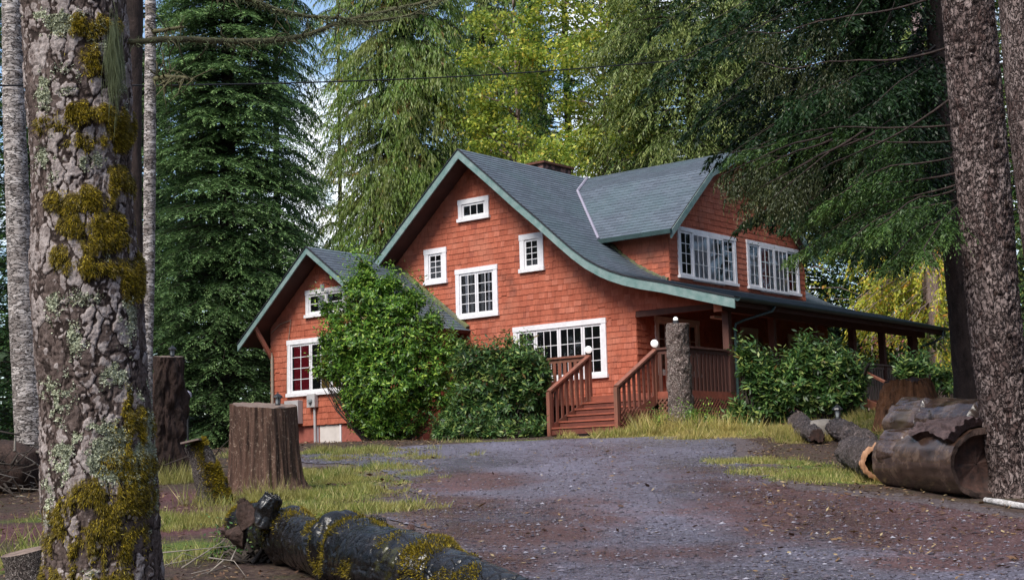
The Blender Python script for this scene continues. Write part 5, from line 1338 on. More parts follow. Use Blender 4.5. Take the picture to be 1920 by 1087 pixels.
qs = [np.stack([idx[t, :-1, :-1], idx[t, 1:, :-1], idx[t, 1:, 1:], idx[t, :-1, 1:]], -1).reshape(-1, 4) for t in (0, 1)]
bd = [idx[:, :, 0], idx[:, :, -1], idx[:, 0, :], idx[:, -1, :]]
for b in bd: qs.append(np.stack([b[0, :-1], b[0, 1:], b[1, 1:], b[1, :-1]], -1))
mesh('bark_slab', A - base, np.concatenate(qs), 'slab_bark', HL, True)
fallen('pale_pole', [(1848, 937, 5), (1880, 942, 6), (1925, 950, 6), (2000, 962, 6)], 'white_pole', 'thin pale birch pole lying at the foot of the leaning trunk', n=24, m=40, amp=.01, big=.01, cat='pole')
# boulder
bm = bmesh.new(); bmesh.ops.create_icosphere(bm, subdivisions=4, radius=1); V = np.array([v.co for v in bm.verts]); Ft = np.array([[v.index for v in f.verts] for f in bm.faces]); bm.free()
c = P(1540, 778, 27.0); c[2] = gz(c[0], c[1]) + .10; o = mesh('boulder', V * np.array([.42, .3, .26]) * (1 + .3 * (fbm(V * 1.5 + 3, 3) - .5))[:, None], Ft, 'dull_stone', None, True); o.location = c; tag(o, 'pale rounded boulder in dry grass between the fallen logs', 'boulder')
for x, y, s_, lb_ in ((640, 1058, .07, 'brown stone beside the wet log, larger one'),):
    pass
# leaning dead stick
a = GP(1592, 770); b = P(1628, 684, 26.0); mb = MB(); mb.tube(resample(np.array([np.append(a, .06), np.append(a + (b - a) * .5 + [.08, 0, 0], .05), np.append(b, .03)]), 14)[:, :3], [.055] * 10 + [.045, .04, .035, .03], 7)
o = mb.build('dead_stick', 'twig_bark', None, True); tag(o, 'dead stick leaning up from the dry grass before the rhododendrons', 'stick')


# pile of roots and twigs, far left
def brush(name, cx, cy, n, size, label, seed, mats='twig_bark', d=None, th=1.0):
    rng = np.random.default_rng(seed); c = GP(cx, cy) if d is None else P(cx, cy, d); mb = MB()
    for i in range(n):
        p0 = c + rng.normal(0, 1, 3) * size * np.array([1, .7, .1]); p0[2] = c[2] + abs(rng.normal(0, .3)) * size[2]; d_ = rng.normal(0, 1, 3); d_[2] = rng.normal(.1, .35); d_ = unit(d_); l = rng.uniform(.3, 1.1)
        mb.tube([p0, p0 + d_ * l * .5 + rng.normal(0, .05, 3), p0 + d_ * l + rng.normal(0, .1, 3) - np.array([0, 0, .1])], [.014 * th * rng.uniform(.5, 2), .009 * th, .003 * th], 5, mi=0 if i % 4 else 1)
    ob = mb.build(name, [mats, 'bare_twig'], None, True, origin=c, recalc=False); return tag(ob, label, 'brushwood')


brush('brush_pile', 20, 930, 170, np.array([1.0, .8, 1.1]), 'tangled pile of dead roots and twigs at the left edge', 3)
bm_ = MB(); c = GP(5, 930); q = np.array([(c[0] - 1.2, c[1] + .8, c[2] + .25), (c[0] - .2, c[1] + .6, c[2] + .4), (c[0] + .35, c[1] + .4, c[2] + .35)]); q = resample(np.concatenate([q, [[.3], [.42], [.3]]], 1), 50); dis = bark_disp(q[:, :3], q[:, 3], 60, .12, 6, .5, False, 4, .15); V, Fq = loft(q[:, :3], q[:, 3], 60, dis, True)
tag(mesh('root_mass', V - c, split_deg(Fq), 'snag_wood', None, True), 'dark upturned root mass at the left edge', 'roots').location = c
brush('twig_litter', 440, 1068, 26, np.array([.8, .5, .3]), 'thin pale twigs arching over the ground by the wet log', 5, 'bare_twig', th=.35)
brush('twig_litter', 420, 800, 90, np.array([.9, .6, .8]), 'dead twigs heaped behind the leaning mossy stub', 8)

# overhead cable
mb = MB(); q = resample(np.array([P(x, y, d) for x, y, d in ((-400, 168, 17), (0, 161, 20), (330, 160, 23), (640, 153, 26), (930, 140, 29), (1220, 118, 32), (1760, 70, 36), (2200, 20, 40))]), 60)
mb.tube(q, .014, 6); tag(mb.build('overhead_cable', 'cable_black', None, True, origin=q[30]), 'thin black overhead cable crossing in front of the trees', 'cable')

# ================================================================== TREES BEHIND THE HOUSE
def make_conifer(name, px_x, d, Hfull, Rmax, mat, label, trunk_r=.22, bark='dark_bark', zlo=.6, zhi=None, group=None, seed=0, vis_top=True, **kw):
    q = P(px_x, 543, d); g = float(gz(q[0], q[1])); base = np.array([q[0], q[1], g]); rng = np.random.default_rng(seed)
    root = empty(name, base, label=label, cat='tree', group=group); mb = MB()
    ztop = min(Hfull * .97, zhi or 99)
    Vb, Fb = loft([base + [0, 0, z] for z in np.linspace(-.3, max(ztop, zlo + 1), 12)], trunk_r * np.linspace(1.2, .45, 12), 10); mb.add(Vb, Fb)
    Vs = conifer(rng, base, zlo, ztop, Hfull, Rmax, trunk=mb, **kw)
    build_trunk_mb(mb, 'trunk', bark, root); crown(root, Vs, mat); return root


CAMA = lambda x, y: math.atan2(-y, -x)
make_conifer('spruce_tree', 428, 45, 30, 2.75, 'spruce_needles', 'broad dense green spruce left of the low wing', nb=680, nl=23, nk=15, leafL=.145, leafW=.28, zlo=.3, zhi=17, droop=.30, rise=.10, hang=.30, azc=-PI / 2, azw=2.2, seed=21, shape=.55, trunk_r=.3, latk=.36)
make_conifer('spruce_tree', 525, 52, 13, 1.5, 'spruce_needles', 'slim dark spruce right of the broad green one', nb=230, nl=16, nk=11, leafL=.17, leafW=.3, zlo=.5, zhi=8, azc=-PI / 2, azw=2.2, seed=22, shape=.5, hang=.4)
make_conifer('hemlock_tree', 400, 56, 34, 2.9, 'dark_needles', 'dark hemlock high behind the broad green spruce', nb=300, nl=16, nk=11, leafL=.22, leafW=.3, zlo=6, zhi=22, azc=-PI / 2, azw=1.9, seed=23, hang=.6)
make_conifer('cedar_tree', 520, 60, 44, 1.75, 'dark_needles', 'dark narrow cedar left of the gap of sky', nb=330, nl=13, nk=12, leafL=.22, leafW=.24, zlo=3, zhi=26, seed=29, trunk_r=.15, latk=.35, shape=.35, droop=.5, hang=1.0, pend=.5, azc=-PI / 2, azw=2.0, nrm_up=.2, jit=.7)
make_conifer('spruce_tree', 60, 50, 30, 3.4, 'dark_needles', 'dark spruce behind the pale trunk at the left edge', nb=300, nl=16, nk=10, leafL=.22, leafW=.3, zlo=.3, zhi=20, azc=-PI / 2, azw=1.9, seed=24)
make_conifer('spruce_tree', -120, 42, 26, 3.0, 'dark_needles', 'dark spruce cut by the left edge of the photo', nb=160, nl=14, nk=10, leafL=.22, leafW=.3, zlo=.3, zhi=16, azc=-PI / 2, azw=1.9, seed=25)
make_conifer('spruce_tree', 245, 54, 30, 2.8, 'dark_needles', 'dark spruce in the gap right of the mossy foreground trunk', nb=220, nl=14, nk=10, leafL=.22, leafW=.3, zlo=.3, zhi=21, azc=-PI / 2, azw=1.9, seed=26)
# cedars with hanging sprays
ced = dict(pend=.62, droop=.55, rise=.18, hang=1.1, azc=-PI / 2, azw=2.0, nrm_up=.15, jit=.7, shape=.45)
make_conifer('cedar_tree', 762, 58, 38, 3.15, 'cedar_sprays', 'tall drooping cedar with brown tips behind the main roof', nb=560, nl=20, nk=17, leafL=.20, leafW=.22, zlo=3, zhi=21, seed=31, trunk_r=.35, latk=.34, **ced)
make_conifer('cedar_tree', 915, 70, 42, 3.6, 'cedar_sprays', 'farther cedar seen above the yellow leaved trees', nb=280, nl=16, nk=15, leafL=.24, leafW=.24, zlo=9, zhi=27, seed=32, latk=.34, **ced)
make_conifer('cedar_tree', 640, 68, 42, 1.7, 'cedar_sprays', 'thin sparse cedar with sky showing through it', nb=210, nl=10, nk=10, leafL=.22, leafW=.2, zlo=4, zhi=27, seed=33, trunk_r=.11, latk=.3, **ced)
make_conifer('hemlock_tree', 1310, 52, 36, 4.1, 'olive_needles', 'olive green hemlock behind the dormer roof', nb=440, nl=18, nk=15, leafL=.19, leafW=.24, zlo=4, zhi=20, seed=34, pend=.35, droop=.4, rise=.1, hang=.8, azc=-PI / 2, azw=1.9, shape=.5)
make_conifer('hemlock_tree', 1075, 66, 38, 3.4, 'dark_needles', 'dark hemlock seen between the yellow crowns', nb=240, nl=14, nk=11, leafL=.28, leafW=.3, zlo=5, zhi=24, seed=35, azc=-PI / 2, azw=1.9, hang=.7)
make_conifer('hemlock_tree', 1235, 70, 40, 3.6, 'dark_needles', 'dark hemlock between the right yellow crown and the olive one', nb=260, nl=14, nk=11, leafL=.28, leafW=.3, zlo=5, zhi=27, seed=48, azc=-PI / 2, azw=1.9, hang=.7)
make_conifer('hemlock_tree', 1385, 68, 40, 3.8, 'dark_needles', 'dark hemlock rising behind the dormer peak', nb=260, nl=14, nk=11, leafL=.28, leafW=.3, zlo=3, zhi=26, seed=49, azc=-PI / 2, azw=1.9, hang=.7)
make_conifer('hemlock_tree', 1480, 56, 38, 3.8, 'dark_needles', 'dark hemlock behind the right end of the dormer', nb=320, nl=15, nk=10, leafL=.26, leafW=.3, zlo=1, zhi=22, seed=36, azc=-PI / 2, azw=1.9, hang=.6)
make_conifer('hemlock_tree', 1640, 60, 38, 3.8, 'dark_needles', 'dark hemlock above the far end of the porch roof', nb=320, nl=15, nk=10, leafL=.26, leafW=.3, zlo=3.5, zhi=22, seed=37, azc=-PI / 2, azw=1.9, hang=.6)
make_conifer('hemlock_tree', 1860, 55, 36, 4.2, 'olive_needles', 'olive hemlock in the gap between the two right trunks', nb=260, nl=15, nk=10, leafL=.26, leafW=.3, zlo=.5, zhi=20, seed=38, azc=-PI / 2, azw=1.9, hang=.8)
make_conifer('hemlock_tree', 2060, 48, 34, 3.6, 'dark_needles', 'dark hemlock cut by the right edge of the photo', nb=120, nl=13, nk=10, leafL=.26, leafW=.3, zlo=.5, zhi=16, seed=39, azc=-PI / 2, azw=1.9, hang=.8)


def broadleaf(name, trunk_px, d, clumps, mat, label, leafL=.15, per=420, seed=0, bark='sunlit_bark', tr=.13, spread=1.0, cat='tree', top=None, group=None):
    """clumps: (x px, y px, radius m); leaves gather in small sub-clumps on each clump"""
    rng = np.random.default_rng(seed); q = P(trunk_px, 543, d); base = np.array([q[0], q[1], float(gz(q[0], q[1]))])
    root = empty(name, base, label=label, cat=cat, group=group); mb = MB(); C = [P(x, y, d + rng.uniform(-1.6, 1.6) * spread) for x, y, r in clumps]
    ztop = max(c[2] for c in C); tp = base + np.array([.3, 0, ztop - base[2]]); tpts = resample(np.array([base - [0, 0, .3], base + (tp - base) * .5 + [.2, 0, 0], tp]), 30); mb.add(*loft(tpts, np.linspace(tr, tr * .3, 30), 9))
    out = []
    for c, (x, y, r) in zip(C, clumps):
        z = c[2] - r * 1.2; k = np.argmin(np.abs(tpts[:, 2] - max(z, base[2] + 1.5))); a = tpts[k]; mb.add(*loft([a, (a + c) / 2 + [0, 0, .2], c], [tr * .35, tr * .25, .01], 5))
        ns = max(4, int(9 * r * r * 1.2)); sc = c + unit(rng.normal(0, 1, (ns, 3))) * (r * rng.uniform(.2, 1.0, ns) ** .6)[:, None] * np.array([1, 1, .8])
        m = int(per * r * r); kk = rng.integers(0, ns, m); o = rng.normal(0, 1, (m, 3)) * np.array([.26, .26, .13]) * (.7 + .5 * r); pos = sc[kk] + o
        dd = rng.normal(0, 1, (m, 3)); dd[:, 2] -= .5; nr = rng.normal(0, .8, (m, 3)); nr[:, 2] += .8; l = leafL * rng.uniform(.6, 1.25, m); out.append(leaves(pos, dd, nr, l, l * .62))
        for s_ in sc[::3]: mb.add(*loft([c, s_], [.012, .005], 3, caps=False))
    build_trunk_mb(mb, 'trunk', bark, root); crown(root, out, mat); return root


rng = np.random.default_rng(77)
cl = [(x + rng.normal(0, 12), y + rng.normal(0, 10), rng.uniform(.6, 1.0)) for x, y in [(900, 60), (945, 40), (985, 80), (915, 110), (960, 130), (1000, 60), (900, 170), (940, 185), (985, 200), (925, 235), (890, 255), (960, 255), (1000, 250), (1010, 150), (920, 290), (960, 300), (885, 215), (1000, 10), (950, -20), (1005, 110)]]
broadleaf('alder_tree', 962, 56, cl, 'yellow_leaves', 'yellow green leafy tree left of the chimney, above the main ridge', seed=41, per=820, leafL=.16)
cl = [(x + rng.normal(0, 12), y + rng.normal(0, 10), rng.uniform(.55, .95)) for x, y in [(1060, 0), (1040, 60), (1095, 120), (1205, 130), (1225, 170), (1075, 30), (1120, 50), (1160, 20), (1075, 85), (1165, 90), (1110, 150), (1160, 170), (1080, 190), (1130, 210), (1180, 235), (1090, 250), (1140, 275), (1185, 285), (1060, 220), (1060, 290), (1110, 305), (1200, 200), (1150, 235), (1130, -20), (1180, 60), (1215, 255)]]
broadleaf('alder_tree', 1128, 54, cl, 'yellow_leaves', 'yellow green leafy tree right of the chimney, above the roof valley', seed=42, per=820, leafL=.16)
broadleaf('maple_shrub', 1030, 49, [(1000, 300, .6), (1030, 290, .6), (1060, 305, .55), (1015, 315, .5), (1080, 320, .45)], 'yellow_leaves', 'bright yellow crown right behind the chimney', seed=43, per=1300, leafL=.15, cat='shrub', tr=.06)
# golden drooping cedar at the right, sunlit trunk inside it
q = P(1745, 543, 46); g = float(gz(q[0], q[1])); gb = np.array([q[0], q[1], g]); gt = empty('cedar_tree', gb, label='golden yellow cedar sprays round a pale sunlit trunk at the right', cat='tree'); mb = MB()
tp_, tr_ = rows_trunk([(-200, 1705, 1722), (300, 1716, 1742), (450, 1722, 1752), (560, 1732, 1766), (680, 1742, 1780), (760, 1746, 1788)], 46, 60); mb.add(*loft(tp_, tr_, 20, bark_disp(tp_, tr_, 20, .03, 8, .3, False)))
out = Out(); rng = np.random.default_rng(51)
for i in range(130):
    x, y = (rng.uniform(1585, 1725), rng.uniform(470, 665)) if i < 88 else (rng.uniform(1755, 1800), rng.uniform(470, 690))
    if i < 88 and rng.uniform() < .35 and 1640 < x < 1690 and y > 560: continue
    dd_ = rng.uniform(44.2, 47); a = P(min(x + 70, 1745) if x < 1740 else max(x - 30, 1755), y - 45, 46); b = P(x, y, dd_); mb.add(*loft([a, (a + b) / 2 + [0, 0, .12], b], [.02, .013, .005], 3, caps=False))
    n = 6; t_ = np.linspace(.35, 1, n)[:, None]; p0 = a + (b - a) * t_ + rng.normal(0, .05, (n, 3)); dr = unit((b - a)[None] + rng.normal(0, .5, (n, 3)) * np.linalg.norm(b - a)); sprays(rng, p0, dr, rng.uniform(.25, .6, n), 1.4, .16, .42, 12, out, .1, .8, .6)
build_trunk_mb(mb, 'trunk', 'sunlit_bark', gt); crown(gt, out, 'gold_sprays')
broadleaf('maple_shrub', 1660, 52, [(1640, 628, .5), (1685, 642, .4), (1655, 655, .4)], 'pink_leaves', 'small pink leaved shrub seen under the far porch roof', seed=45, per=300, leafL=.14, cat='shrub', tr=.04)
broadleaf('maple_shrub', 1610, 50, [(1560, 560, .5), (1530, 500, .6), (1550, 470, .5), (1520, 540, .4)], 'gold_sprays', 'orange yellow shrub leaves just right of the dormer', seed=46, per=160, leafL=.14, cat='shrub', tr=.04)
broadleaf('hazel_shrub', 1690, 44, [(1625, 700, .6), (1660, 690, .6), (1700, 665, .6), (1770, 650, .6), (1740, 690, .6), (1640, 660, .5)], 'olive_needles', 'olive green shrub beyond the far porch posts', seed=47, per=700, leafL=.14, cat='shrub', tr=.04)


# ================================================================== DARK HEMLOCK BOUGHS REACHING IN FROM THE RIGHT
def bough(rng, a, b, sag, out, mb, wid, leafL, nk=11, nl=26, hang=.6, t0=.2, leafW=.26, r0=.014):
    """limb from a to b with flat drooping side sprays up to wid metres long"""
    L_ = np.linalg.norm(b - a); T = np.linspace(0, 1, 14)[:, None]; q = a + (b - a) * T + np.array([0, 0, 1.]) * sag * (4 * T * (1 - T)) * .5 + (fbm(np.concatenate([T * 5, T * 0 + a[0], T * 0], 1), 3)[:, None] - .5) * .25
    mb.add(*loft(q, np.linspace(r0, .006, 14), 5))
    t = np.linspace(t0, 1, nl) + rng.uniform(-.5, .5, nl) / nl; t = np.clip(t, 0, 1); pos = np.stack([np.interp(t, T[:, 0], q[:, k]) for k in range(3)], -1); ax_ = unit(b - a)
    sd_ = unit(np.cross(ax_, [0, 0, 1.])); sg = np.where(np.arange(nl) % 2, 1., -1.)[:, None]; d = ax_ * .75 + sd_ * sg * rng.uniform(.3, 1, (nl, 1)) + rng.normal(0, .15, (nl, 3)); d[:, 2] -= hang * .55
    d = unit(d); l = wid * (1.15 - t) ** .5 * rng.uniform(.5, 1.15, nl)
    sprays(rng, pos, d, l * .6, hang, leafL, leafW, nk, out, tipT=t)
    # secondary twigs
    for f_ in (.45, .8):
        p2 = pos + d * (l * f_ * .8)[:, None]; p2[:, 2] -= hang * l * (f_ * .8) ** 2 * .6
        for sg2 in (-1, 1):
            d2 = unit(d + np.cross(d, [0, 0, 1.]) * sg2 * .9 + rng.normal(0, .2, (nl, 3)) - [0, 0, hang * .6]); sprays(rng, p2, d2, l * .45 * rng.uniform(.5, 1.1, nl), hang, leafL, leafW, max(5, nk - 3), out, tipT=t)
    return q


def bough_set(tree, rng, items, mat, trunkmat='twig_bark', **kw):
    out = Out(); mb = MB()
    for (x0, y0, d0), (x1, y1, d1), sag, wid in items: bough(rng, P(x0, y0, d0), P(x1, y1, d1), sag, out, mb, wid, **kw)
    l = build_trunk_mb(mb, 'limb', trunkmat, tree); c = crown(tree, out, mat, 'crown'); return c


rng = np.random.default_rng(61)
its = []
for i in range(70):      # upper dark mass, hung from the dark trunk
    y0 = rng.uniform(-420, 300); x1 = rng.uniform(1300, 1700); y1 = y0 + rng.uniform(80, 230)
    if x1 < 1380 and y1 > 250: x1 += 90
    its.append(((1755 + y0 * .04, y0, 25), (x1, min(y1, 410), rng.uniform(21.5, 26)), rng.uniform(.1, .5), rng.uniform(.7, 1.2)))
its += [((1750, -140, 25), (1235, 50, 23.5), .7, 1.0), ((1750, -60, 25), (1215, 165, 24), .8, 1.0), ((1752, 0, 25), (1250, 120, 23), .6, 1.0), ((1752, 40, 25), (1300, 235, 24), .6, .9), ((1754, 90, 25), (1345, 290, 25), .6, .9), ((1750, -200, 25), (1290, -20, 24), .5, 1.1), ((1752, -20, 25), (1330, 190, 24), .6, 1.0), ((1755, 120, 25), (1400, 330, 24), .5, .9)]
bough_set(hb_t, rng, its, 'hemlock_needles', leafL=.105, leafW=.34, nl=28, nk=13, hang=.55)
rng = np.random.default_rng(66); its = []
for i in range(40):
    y0 = rng.uniform(60, 400); x1 = rng.uniform(1470, 1700); its.append(((1760 + y0 * .04, y0, 24.5), (x1, min(y0 + rng.uniform(60, 190), 400 + (x1 - 1470) * .45), rng.uniform(19.5, 23.5)), rng.uniform(.1, .4), rng.uniform(.6, 1.0)))
its += [((1756, 150 + 12 * k, 25), (1365 + 16 * k, 290 + 14 * k, 23.5), .6, .75) for k in range(9)]
bough_set(hb_t, rng, its, 'hemlock_needles', trunkmat='dark_bark', leafL=.095, leafW=.34, nl=28, nk=13, hang=.75)
rng = np.random.default_rng(62)
its = []
for i in range(26):      # behind: fills the gaps with lighter olive
    y0 = rng.uniform(-300, 380); its.append(((1900, y0, 31), (rng.uniform(1400, 1720), y0 + rng.uniform(40, 160), rng.uniform(29, 33)), rng.uniform(0, .4), rng.uniform(.9, 1.5)))
bough_set(r2, rng, its, 'dark_needles', leafL=.14, leafW=.3, nl=20, nk=11, hang=.5)
# the nearer limbs of the leaning trunk: bare wood at first, hanging sprays over the dormer, bright low fans
rng = np.random.default_rng(63)
bough_set(rt, rng, [((1640, 250, 17), (1425, 352, 18.0), .1, .6), ((1620, 245, 17), (1450, 372, 17.6), .1, .6), ((1560, 250, 17.4), (1352, 330, 18.8), .12, .5), ((1781, 188, 16), (1440, 345, 18.2), -.25, .62), ((1779, 92, 16), (1420, 118, 17.5), -.15, .5), ((1772, -10, 16), (1400, 62, 18), -.1, .6), ((1600, 260, 17), (1395, 372, 18.4), .05, .55), ((1560, 262, 17.3), (1370, 345, 18.6), .1, .5)], 'dry_hemlock', trunkmat='dark_bark', leafL=.055, leafW=.28, nl=30, nk=12, hang=1.5, t0=.45, r0=.014)
rng = np.random.default_rng(64)
bough_set(rt, rng, [((1790, 352, 16), (1478, 488, 17.6), .35, .62), ((1792, 380, 16), (1560, 470, 16.6), .3, .62), ((1788, 330, 16), (1500, 420, 17.8), .3, .6), ((1796, 400, 16), (1660, 500, 15.6), .2, .55), ((1790, 360, 16), (1640, 430, 15.2), .2, .6), ((1784, 300, 16), (1540, 385, 17), .3, .6), ((1792, 390, 16), (1730, 480, 15.0), .15, .5), ((1780, 270, 16.5), (1420, 300, 18.5), .25, .6), ((1780, 240, 16.5), (1370, 290, 19), .3, .6)], 'bright_hemlock', trunkmat='dark_bark', leafL=.055, leafW=.3, nl=36, nk=13, hang=.6, t0=.12, r0=.013)


# ================================================================== SHRUBS
def shrub(name, blobs, d, mat, label, leafL=.11, leafW=.34, tips=520, n=6, seed=0, open_=.55, cat='shrub', bark='twig_bark', tall=0.0):
    rng = np.random.default_rng(seed); cx = np.mean([b[0] for b in blobs]); q = P(cx, 800, d); base = np.array([q[0], q[1], float(gz(q[0], q[1]))]); root = empty(name, base, label=label, cat=cat); mb = MB(); out = []
    for b in blobs:
        x, y, r = b[:3]; dd_ = d + (b[3] if len(b) > 3 else 0); c = P(x, y, dd_); R_ = r * dd_ / F; m = int(tips * R_ * R_ * 1.6) + 20
        o = unit(rng.normal(0, 1, (m, 3)) + [0, -.25, .15]); rad_ = R_ * (rng.uniform(.45, 1.0, m) ** .5) * (.55 + .95 * fbm(o * 3.2 + x * .1, 3)); p = c + o * rad_[:, None]; p[:, 2] = np.maximum(p[:, 2], gz(p[:, 0], p[:, 1]) + .06)
        up_ = unit(o + [0, 0, open_] + rng.normal(0, .3, (m, 3))); a = unit(np.cross(up_, rng.normal(0, 1, (m, 3)))); bb = np.cross(up_, a)
        for k in range(n):
            an = k * 2 * PI / n * 1.0 + rng.uniform(-.3, .3, m); dl = (a * np.cos(an)[:, None] + bb * np.sin(an)[:, None]) + up_ * rng.uniform(.1, .75, (m, 1)); dl[:, 2] -= .15
            l = leafL * rng.uniform(.6, 1.15, m); out.append(leaves(p - up_ * (.25 * leafL * (k % 3))[..., None] if False else p - up_ * (.03 * (k % 3)), dl, up_ + rng.normal(0, .25, (m, 3)), l, l * leafW, .5))
        ns = int(10 + 26 * R_); oo = unit(rng.normal(0, 1, (ns, 3)) + [0, -.3, .8]); s0 = c + oo * R_ * .85; sl = rng.uniform(.15, .45, ns) * (1 + tall); sd = unit(oo * .6 + [0, 0, .9] + rng.normal(0, .25, (ns, 3)))
        for k in range(9):
            pp = s0 + sd * (sl * (k + 1) / 9)[:, None]; an = k * 2.4; aa = unit(np.cross(sd, [1, .3, 0.])); bb_ = np.cross(sd, aa); dl = aa * math.cos(an) + bb_ * math.sin(an) + sd * .5; l = leafL * rng.uniform(.6, 1.1, ns); out.append(leaves(pp, dl, sd + rng.normal(0, .2, (ns, 3)), l, l * leafW, .5))
        for k in rng.integers(0, m, 12):
            a0 = base + np.array([(c[0] - base[0]) * .15, (c[1] - base[1]) * .15, .0]); mb.add(*loft([a0 + rng.normal(0, .05, 3) * [1, 1, 0], (a0 + p[k]) / 2 + rng.normal(0, .1, 3), p[k]], [.022, .013, .004], 4, caps=False))
    build_trunk_mb(mb, 'stem', bark, root); crown(root, out, mat, 'foliage'); return root


shrub('laurel_shrub', [(690, 560, 48), (645, 603, 32), (738, 585, 48), (692, 640, 70), (755, 640, 66), (648, 680, 44), (718, 715, 74, -.3), (795, 690, 58), (842, 655, 28), (688, 518, 19), (682, 500, 9), (736, 533, 18), (775, 565, 24), (640, 648, 32, -.2), (612, 640, 15, -.2), (690, 775, 42), (758, 780, 50), (828, 740, 44), (720, 800, 34, -.3), (662, 745, 32), (612, 578, 12), (598, 698, 9), (812, 602, 18), (622, 694, 20), (660, 540, 16), (705, 540, 24)], 35.2, 'laurel_leaves', 'tall bright green laurel shrub covering the corner of the left wing', leafL=.125, leafW=.36, tips=760, n=5, seed=71, tall=.5)
shrub('rhododendron', [(880, 680, 34), (905, 720, 42), (950, 705, 42), (990, 680, 32), (1012, 700, 24), (962, 662, 20), (990, 740, 38), (930, 760, 42), (880, 760, 38), (1000, 780, 24), (850, 790, 28), (940, 790, 28), (1022, 730, 9), (925, 668, 14)], 34.4, 'rhododendron_leaves', 'dark rhododendron between the laurel and the porch steps', leafL=.17, leafW=.3, tips=480, n=7, seed=72)
shrub('rhododendron', [(825, 814, 14), (852, 808, 20), (885, 808, 21), (920, 810, 20), (955, 808, 17), (985, 814, 12), (1008, 817, 8)], 32.6, 'rhododendron_leaves', 'low rhododendron at the edge of the gravel', leafL=.13, leafW=.3, tips=1300, n=7, seed=73)
shrub('rhododendron', [(1398, 694, 15), (1430, 696, 24), (1392, 666, 7), (1420, 724, 27), (1462, 726, 32), (1442, 758, 32), (1402, 776, 26), (1455, 774, 22), (1375, 780, 13), (1412, 680, 10)], 31.2, 'rhododendron_leaves', 'yellow green rhododendron beside the porch lattice', leafL=.17, leafW=.32, tips=420, n=7, seed=74)
shrub('rhododendron', [(1492, 692, 26), (1530, 684, 24), (1570, 692, 28), (1605, 710, 24), (1502, 730, 34), (1552, 736, 36), (1600, 740, 20), (1520, 762, 22), (1580, 766, 16), (1512, 656, 8), (1545, 668, 10), (1480, 740, 20)], 31.0, 'rhododendron_leaves', 'large green rhododendron in the middle of the long porch', leafL=.17, leafW=.32, tips=460, n=7, seed=75)
shrub('rhododendron', [(1695, 700, 18), (1722, 694, 20), (1752, 705, 20), (1778, 718, 18), (1740, 720, 22), (1702, 722, 16)], 36.5, 'rhododendron_leaves', 'pale green rhododendron behind the rotten stump', leafL=.17, leafW=.32, tips=420, n=7, seed=76)
# low ground cover plants
shrub('fern_clump', [(440, 1045, 22), (490, 1062, 20), (400, 1060, 22), (530, 1072, 14)], 12.4, 'rhododendron_leaves', 'small trailing plants before the broken end of the wet log', leafL=.045, leafW=.45, tips=1500, n=5, seed=77, cat='plant')
shrub('weed_clump', [(1295, 785, 16), (1330, 790, 12), (1240, 792, 12)], 30.2, 'laurel_leaves', 'green weeds at the foot of the log pillar', leafL=.09, leafW=.25, tips=1500, n=5, seed=78, cat='plant')


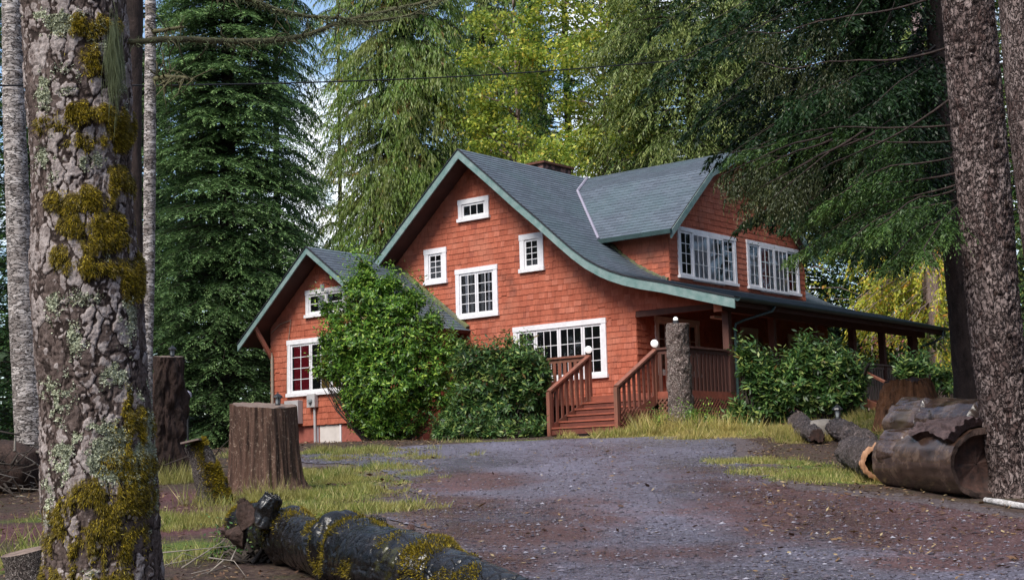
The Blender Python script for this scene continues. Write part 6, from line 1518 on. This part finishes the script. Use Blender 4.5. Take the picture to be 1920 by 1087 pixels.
# ================================================================== FAR FOREST: one mass, unseen sides and back added to darken the porch
def far_forest_shade_ring():
    rng = np.random.default_rng(91); out = []; mb = MB()
    for ring, (r0_, r1_, cnt, nb_, sz) in enumerate(((64, 78, 66, 1000, .6), (80, 95, 74, 700, .85))):
        for i in range(cnt):
            az = (i + rng.uniform(-.4, .4)) / cnt * 2 * PI; r = rng.uniform(r0_, r1_); x, y = r * math.sin(az), 14 + r * math.cos(az)
            s_ = x / max(y, 1)
            if y > 20 and -.192 < s_ < -.070: continue
            behind = y < 10; H = rng.uniform(24, 34) * (.85 if behind else 1.0); R_ = rng.uniform(2.6, 4); b = np.array([x, y, float(gz(x, y))]); n = nb_ // (3 if behind or abs(s_) > .6 else 1); sc = sz * (1.8 if behind or abs(s_) > .6 else 1)
            h = H * rng.uniform(.03, 1, n * 3) ** .8; ph = rng.uniform(-PI, PI, n * 3); rr = R_ * (1 - h / H * .93) * rng.uniform(.3, 1, n * 3) ** .5 * (.8 + .4 * np.sin(h * 2.1 + i)); p = b + np.stack([np.cos(ph) * rr, np.sin(ph) * rr, h], -1)
            nc = 330; hc_ = H * rng.uniform(0, .93, nc); pc_ = b + np.stack([rng.normal(0, .9, nc), rng.normal(0, .9, nc), hc_], -1); dc = rng.normal(0, 1, (nc, 3)); dc[:, 2] *= .4; wd = 1.9 * (1 - hc_ / H * .75); out.append(leaves(pc_ - unit(dc) * (wd * .5)[:, None], dc, rng.normal(0, 1, (nc, 3)), wd, wd * .7))
            d = np.stack([np.cos(ph), np.sin(ph), -.7 + 0 * ph], -1) + rng.normal(0, .3, (n * 3, 3)); nr = rng.normal(0, .5, (n * 3, 3)); nr[:, 2] += .7; l = sc * rng.uniform(.6, 1.3, n * 3); out.append(leaves(p, d, nr, l, l * .38))
    # undergrowth between the trunks, and unseen close trees added to block light
    n = 30000; az = rng.uniform(-PI, PI, n); r = rng.uniform(60, 96, n); x, y = r * np.sin(az), 14 + r * np.cos(az); s_ = x / np.maximum(y, 1); k = ~((y > 20) & (s_ > -.15) & (s_ < -.10) & False); x, y = x[k], y[k]; n = len(x)
    p = np.stack([x, y, gz(x, y) + rng.uniform(0, 8, n)], -1); l = rng.uniform(.7, 1.8, n); out.append(leaves(p, rng.normal(0, 1, (n, 3)), rng.normal(0, 1, (n, 3)), l, l * .6))
    for x, y, H in ((17, 24, 22), (19, 31, 25), (16.5, 38, 24), (21, 18, 22), (22, 38, 26), (26, 27, 26), (15, 12, 22), (19, 6, 24), (-15, 18, 22), (-19, 27, 24), (-22, 12, 22), (-17, 36, 24), (24, 46, 28), (30, 38, 28), (-14, 6, 20), (12, 2, 20)):
        b = np.array([x, y, float(gz(x, y))]); n = 2600; h = H * rng.uniform(.06, 1, n) ** .8; ph = rng.uniform(-PI, PI, n); rr = 3.2 * (1 - h / H * .93) * rng.uniform(.3, 1, n) ** .5; p = b + np.stack([np.cos(ph) * rr, np.sin(ph) * rr, h], -1)
        d = np.stack([np.cos(ph), np.sin(ph), -.6 + 0 * ph], -1) + rng.normal(0, .3, (n, 3)); nr = rng.normal(0, .5, (n, 3)); nr[:, 2] += .7; l = .75 * rng.uniform(.6, 1.3, n); out.append(leaves(p, d, nr, l, l * .4))
    return leaf_obj('far_forest_shade_ring', out, 'far_needles')


tag(far_forest_shade_ring(), 'dark conifer forest behind the house, with unseen trees added to block light', 'forest', kind='stuff')

# ================================================================== LIGHT
w = bpy.data.worlds.new('World'); SC.world = w; w.use_nodes = True; nt = w.node_tree; nt.nodes.clear()
SUN_E, SUN_A = math.radians(48), math.radians(212)   # azimuth clockwise from +Y (away from the camera)
sky = nt.nodes.new('ShaderNodeTexSky'); sky.sky_type = 'NISHITA'; sky.sun_disc = False; sky.sun_elevation = SUN_E; sky.sun_rotation = SUN_A; sky.altitude = 300
tc = nt.nodes.new('ShaderNodeTexCoord'); nz = nt.nodes.new('ShaderNodeTexNoise'); nz.inputs['Scale'].default_value = 9; nz.inputs['Detail'].default_value = 8; nz.inputs['Roughness'].default_value = .6
rp = nt.nodes.new('ShaderNodeValToRGB'); rp.color_ramp.elements[0].position = .50; rp.color_ramp.elements[1].position = .68
mx = nt.nodes.new('ShaderNodeMix'); mx.data_type = 'RGBA'; mx.inputs[7].default_value = (8.2, 8.2, 8.3, 1)
bg = nt.nodes.new('ShaderNodeBackground'); bg.inputs['Strength'].default_value = .12; out = nt.nodes.new('ShaderNodeOutputWorld')
L = nt.links.new; L(tc.outputs['Generated'], nz.inputs['Vector']); L(nz.outputs['Fac'], rp.inputs[0]); L(rp.outputs[0], mx.inputs[0]); L(sky.outputs[0], mx.inputs[6]); L(mx.outputs[2], bg.inputs[0]); L(bg.outputs[0], out.inputs[0])
sd = bpy.data.lights.new('sun', 'SUN'); sd.energy = 2.6; sd.angle = math.radians(28); sd.color = (1, .95, .87)
so = bpy.data.objects.new('sun', sd); COL.objects.link(so)
dv = Vector((math.sin(SUN_A) * math.cos(SUN_E), math.cos(SUN_A) * math.cos(SUN_E), math.sin(SUN_E))); so.rotation_euler = dv.to_track_quat('Z', 'Y').to_euler()
SC.view_settings.view_transform = 'Standard'; SC.view_settings.look = 'None'; SC.view_settings.exposure = 0.95; SC.view_settings.gamma = 1
SC.cycles.max_bounces = 5; SC.cycles.diffuse_bounces = 2; SC.cycles.glossy_bounces = 2; SC.cycles.transparent_max_bounces = 8; SC.cycles.transmission_bounces = 2
SC.cycles.caustics_reflective = False; SC.cycles.caustics_refractive = False
